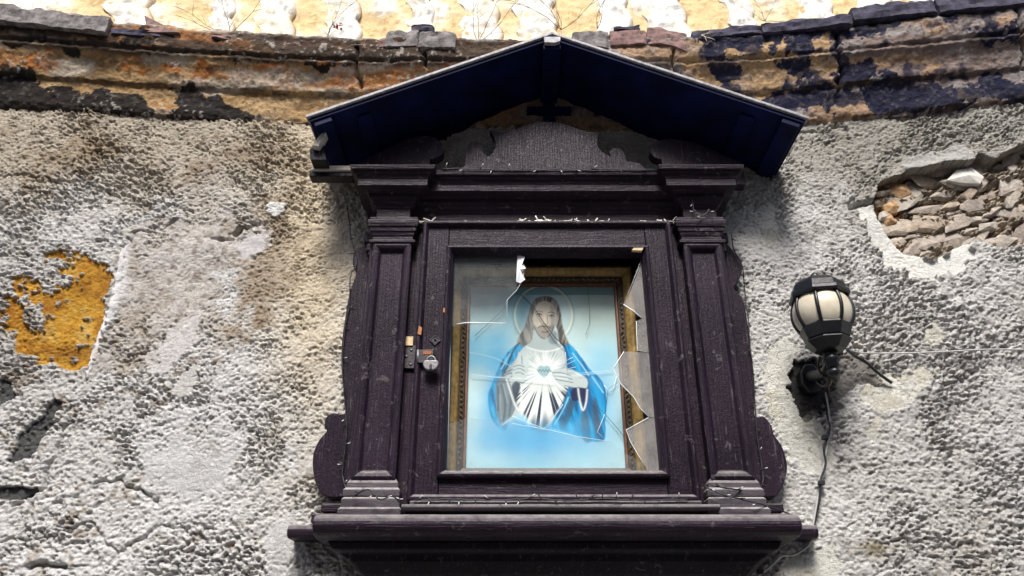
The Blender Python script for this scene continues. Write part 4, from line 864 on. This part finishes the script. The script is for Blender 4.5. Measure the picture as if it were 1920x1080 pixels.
# ------------------------------------------------------------------ wall lantern
LX, LD = .958, .20; lc = (LX, -LD)
lan = empty('wall_lantern', (LX, -float(bend(LX)), .72), 'black octagonal wall lantern with ribbed cream globe right of the shrine', 'lantern')
GZ, GR = .955, .087
MB().lathe(lc, [(.030, GZ - .078), (.050, GZ - .074)] + [(GR * math.cos(R(t)), GZ + GR * 1.02 * math.sin(R(t))) for t in range(-52, 66, 6)] + [(.03, GZ + .088)], 40).build('globe', M['lamp'], lan)
gl_ = bpy.data.objects[-1] if False else lan.children[-1]
for k in range(8):
    a = 2 * math.pi * (k + .5) / 8 - .12; pts = [(LX + (GR + .002) * math.cos(R(t)) * math.cos(a), -LD + (GR + .002) * math.cos(R(t)) * math.sin(a), GZ + (GR + .002) * 1.02 * math.sin(R(t))) for t in range(-54, 64, 6)]
    MB().tube(pts, .0056, 8).build('rib', M['iron'], gl_)
MB().lathe(lc, [(.080, GZ + .046), (.090, GZ + .045), (.093, GZ + .053), (.091, GZ + .064), (.083, GZ + .069), (.081, GZ + .086), (.074, GZ + .094), (.052, GZ + .110), (.03, GZ + .118)], 8, False, .3).build('cap', M['iron'], lan, bevel=.002)
MB().lathe(lc, [(.012, GZ + .116), (.016, GZ + .124), (.012, GZ + .134), (.003, GZ + .142)], 14).build('finial', M['iron'], lan)
MB().lathe(lc, [(.054, GZ - .092), (.066, GZ - .089), (.078, GZ - .054), (.075, GZ - .047), (.05, GZ - .048)], 8, False, .3).build('collar', M['iron'], lan, bevel=.002)
MB().lathe(lc, [(.026, GZ - .128), (.044, GZ - .124), (.062, GZ - .106), (.070, GZ - .098), (.067, GZ - .0925), (.045, GZ - .092)], 8, False, .3).build('lower_collar', M['iron'], lan, bevel=.002)
wd_ = float(bend(LX)); AB = GZ - .150
MB().lathe(lc, [(.010, AB - .030), (.020, AB - .026), (.018, AB - .012), (.026, AB - .004), (.022, AB + .006), (.018, AB + .012), (.024, AB + .024)], 14).build('stem', M['iron'], lan)
MB().lathe(lc, [(.004, AB - .060), (.015, AB - .052), (.020, AB - .042), (.014, AB - .031)], 14).build('drop_knob', M['iron'], lan)
MB().tube(crom([(LX, -LD, AB - .004), (LX - .002, -LD + .05, AB - .022), (LX - .004, -LD + .10, AB - .016), (LX - .006, -wd_ - .006, AB + .004)], 6), .015, 10, .021).build('arm', M['iron'], lan)
MB().tube(crom([(LX - .004, -LD + .13, AB - .02), (LX - .004, -LD + .09, AB - .055), (LX - .002, -LD + .05, AB - .062), (LX - .002, -LD + .03, AB - .045), (LX - .002, -LD + .045, AB - .034)], 6), .007, 8).build('scroll', M['iron'], lan)
bp = MB(); bp.prism([(LX - .004 + .036 * math.cos(2 * math.pi * (k + .5) / 8), AB - .006 + .052 * math.sin(2 * math.pi * (k + .5) / 8)) for k in range(8)], wd_ - .02, wd_ + .026); bp.build('wall_plate', M['iron'], lan, bevel=.004)
# wiring around the lantern
def cable(pts, r, m, label, smooth=5, n=6, name='cable', knots=()):
    P3 = crom([on_wall(*p) for p in pts], smooth)
    mb = MB().tube(P3, r, n); root = P3[-1]
    o = empty(name, root, label, 'cable'); mb.build('wire', M[m], o)
    for u, v, d in knots:
        c = on_wall(u, v, d); MB().prism([(c.x - .009, c.z - .006), (c.x + .008, c.z - .007), (c.x + .010, c.z + .006), (c.x - .006, c.z + .008)], d + float(bend(c.x)) - .012, d + float(bend(c.x)) + .008).build('clip', M['wire_black'], o, bevel=.002)
    return o
cable([(1588, 655, .14), (1604, 668, .05), (1625, 680, .03), (1650, 702, .022), (1672, 718, .008)], .0048, 'wire_black', 'short thick black cable running from the lantern down right into the plaster')
cable([(1586, 654, .15), (1620, 662, .05), (1700, 662, .022), (1780, 659, .022), (1860, 655, .022), (1990, 657, .022)], .0026, 'wire_grey', 'thin grey cable stretched right across the plaster from the lantern')
cable([(1538, 668, .16), (1534, 690, .15), (1548, 712, .12), (1554, 735, .05), (1550, 770, .02), (1556, 805, .02), (1545, 840, .02), (1548, 870, .02), (1538, 903, .02), (1536, 940, .02), (1526, 985, .02), (1528, 1002, .05)], .0034, 'wire_black', 'black twisted cable hanging down the wall below the lantern', knots=((1547, 820, .022), (1540, 905, .022)))
cable([(1548, 735, .05), (1556, 800, .016), (1543, 880, .016), (1534, 930, .016), (1522, 1000, .03)], .0024, 'wire_grey', 'thin grey cable beside the black one hanging below the lantern')
cable([(1528, 1002, .06), (1516, 1022, .02), (1490, 1040, .025), (1468, 1042, .03), (1452, 1055, .03), (1420, 1080, .02), (1360, 1110, .02)], .0034, 'wire_grey', 'grey cable loop on the wall under the right end of the sill', knots=((1425, 1072, .03),))

# ------------------------------------------------------------------ fairy light strings
def fairy(pts, bulbs, label, seed, r=.0021, L_=.016, flat=False):
    rnd = random.Random(seed); P3 = crom([ray(*p) for p in pts], 8)
    P3 = [p + Vector((rnd.uniform(-.0012, .0012), rnd.uniform(-.001, .001), rnd.uniform(-.0012, .0012))) for p in P3]
    o = empty('fairy_light_string', P3[-1], label, 'fairy lights', 'fairy light strings on the shrine'); MB().tube(P3, r, 5).build('wire', M['wire_black'], o)
    for k in range(bulbs):
        p = P3[int((k + .5) / bulbs * (len(P3) - 1))]; a = rnd.uniform(-1.1, 1.1) + (0 if rnd.random() < .6 else math.pi)
        if flat: a += R(90)
        dr = Vector((math.cos(a), -.35, math.sin(a) * .8)); q = p + dr * L_
        MB().tube([p, p + dr * L_ * .5], .0019, 5).add([], []).build('socket', M['wire_black'], o)
        MB().tube([p + dr * L_ * .5, q], .0018, 5, .0012).build('bulb', M['bulb'] if rnd.random() < .6 else M['wire_black'], o)
fairy([(650, 385, .07), (655, 412, .05), (657, 440, .05), (664, 470, .05), (668, 495, .07), (657, 520, .072), (655, 570, .07), (646, 620, .07), (642, 680, .07), (645, 740, .07), (650, 800, .075), (646, 850, .075), (642, 890, .075), (650, 922, .09)], 14, 'dark fairy light wire running down the left side of the shrine', 11)
fairy([(1372, 440, .10), (1376, 466, .08), (1392, 500, .075), (1396, 540, .055), (1402, 590, .06), (1406, 640, .068), (1412, 700, .07), (1416, 760, .07), (1420, 820, .075), (1428, 870, .08), (1430, 905, .09), (1415, 918, .14), (1372, 917, .2), (1330, 908, .2)], 16, 'dark fairy light wire running down the right side of the shrine', 12)
fairy([(776, 938, .19), (850, 936, .192), (930, 938, .192), (1000, 935, .192), (1060, 938, .192), (1130, 935, .192), (1200, 938, .192), (1290, 936, .19)], 20, 'dark fairy light wire lying along the foot of the door', 13, flat=True, L_=.022)
fairy([(828, 316, .228), (900, 317, .228), (960, 318, .228), (1040, 318, .228), (1120, 318, .228), (1232, 318, .228)], 12, 'dark fairy light wire stapled along the cornice under the crest', 14, flat=True, L_=.024)
fairy([(660, 932, .2), (690, 918, .215), (712, 936, .22), (735, 930, .21), (752, 945, .2)], 4, 'tangle of dark wire on the left pilaster pedestal', 15)
fairy([(1322, 912, .2), (1350, 925, .21), (1385, 935, .22), (1425, 945, .2), (1460, 955, .14), (1500, 975, .10)], 6, 'tangle of dark wire on the right pilaster pedestal', 16)
fairy([(1298, 375, .19), (1302, 395, .19), (1318, 404, .195), (1330, 392, .19)], 4, 'loose curl of dark wire above the right capital', 17, L_=.02)

# ------------------------------------------------------------------ debris and dry plants
def debris(name, label, spots, seed):
    rnd = random.Random(seed); mb = MB()
    for u0, u1, v, d, z, n, ln in spots:
        for _ in range(n):
            p = ray(rnd.uniform(u0, u1), v, d); p.z = z + rnd.uniform(.001, .004); p.y += rnd.uniform(0, .018); a = rnd.uniform(-.4, 3.5) if rnd.random() < .45 else rnd.choice((0, math.pi)) + rnd.uniform(-.3, .3)
            l = ln * rnd.uniform(.4, 1.2); q = p + Vector((math.cos(a) * l, rnd.uniform(-.004, .012), abs(math.sin(a)) * l)); mb.tube([p, (p + q) / 2 + Vector((0, 0, .0015)), q], rnd.uniform(.0013, .0028), 4)
    o = mb.build(name, M['straw']); tag(o, label, 'debris', kind='stuff'); return o
debris('straw_debris', 'pale dry straw bits lying on top of the shrine door', [(785, 830, 415, .165, 1.306, 30, .026), (975, 1060, 415, .165, 1.306, 50, .022), (1060, 1160, 415, .165, 1.306, 38, .024), (1205, 1270, 415, .165, 1.306, 22, .024), (840, 970, 415, .165, 1.306, 6, .015)], 5)
def weed(root, dirs, m, label, seed, cat='dry weed', r=.0016, L_=.16, flower=None):
    rnd = random.Random(seed); b = on_wall(*root); o = empty('dry_weed', b, label, cat, 'dry weeds on the cornice')
    for (dx, dz, l) in dirs:
        p = Vector(b); pts = [Vector(p)]; d = Vector((dx, rnd.uniform(-.25, .1), dz)).normalized()
        for k in range(7):
            d = (d + Vector((rnd.uniform(-.22, .22), rnd.uniform(-.1, .1), rnd.uniform(-.2, .2)))).normalized(); p = p + d * L_ * l / 7; pts.append(Vector(p))
            if rnd.random() < .45:
                e = (d + Vector((rnd.uniform(-.9, .9), rnd.uniform(-.3, .2), rnd.uniform(-.5, .8)))).normalized(); MB().tube([p, p + e * L_ * .16, p + e * L_ * .27 + Vector((0, 0, -.006))], r * .6, 4, r * .3).build('twig', M[m], o)
        MB().tube(pts, r, 5, r * .4).build('stem', M[m], o)
    if flower is not None:
        for k in range(7):
            f_ = on_wall(*flower) + Vector((rnd.uniform(-.02, .02), rnd.uniform(-.01, .01), rnd.uniform(-.02, .02))); mb = MB()
            a = Vector((rnd.gauss(0, 1), rnd.gauss(0, 1), rnd.gauss(0, 1))).normalized() * .013; c = a.orthogonal().normalized() * .007
            mb.add([f_ - a, f_ + c, f_ + a, f_ - c, f_ + a.cross(c) * 60], [(0, 1, 4), (1, 2, 4), (2, 3, 4), (3, 0, 4), (0, 3, 2, 1)]); mb.build('dried_leaf', M['red'] if k < 3 else M['twig'], o)
    return o
weed((432, 66, .10), [(-.3, 1, 1.2), (.35, 1, 1.2), (-1.6, .5, 1.3), (-1.9, .35, 1.2)], 'twig', 'brown dry weed leaning left over the cornice at the broken red tiles', 21, L_=.2)
weed((612, 78, .08), [(.2, 1, 1.2), (.35, 1, .8)], 'twig', 'single dry stem with a tiny dark red flower left of the shrine roof', 22, flower=(632, 50, .07), L_=.2)
weed((700, 84, .11), [(-1, .35, .8), (-1, .1, .7), (1, -.1, .5), (.6, .3, .5), (-.4, .5, .5)], 'twigpale', 'pale dry grass tuft on the cornice beside the two grey tiles', 23, r=.0012, L_=.13)
weed((895, 84, .06), [(.0, 1, 1.1), (-.25, 1, 1.0), (.3, 1, 1.1), (.6, .9, 1.2)], 'twig', 'thin branching dry weed left of the roof ridge', 24, L_=.22)
weed((1052, 56, .06), [(.8, .9, 1.3), (.2, 1, .9), (-.9, .8, 1.2), (-.2, 1, .9)], 'twig', 'tall dry weed rising just behind the roof ridge', 25, L_=.24)
weed((1120, 54, .05), [(.1, 1, 1.0), (.25, 1, 1.1)], 'twig', 'dry stems rising right of the roof ridge above the red tiles', 26, L_=.2)
weed((1434, 40, .12), [(-.8, .9, .9), (.35, 1, 1.), (-.3, 1, .7), (.05, -1, .25), (1.3, .5, 1.0)], 'twigpale', 'pale forked dry stem growing from the dark coping at the right', 27, r=.002, L_=.17)
weed((1315, 66, .13), [(.8, .3, .35), (.7, -.6, .3)], 'twigpale', 'short pale curled root at the left end of the dark coping', 28, r=.002, L_=.11)
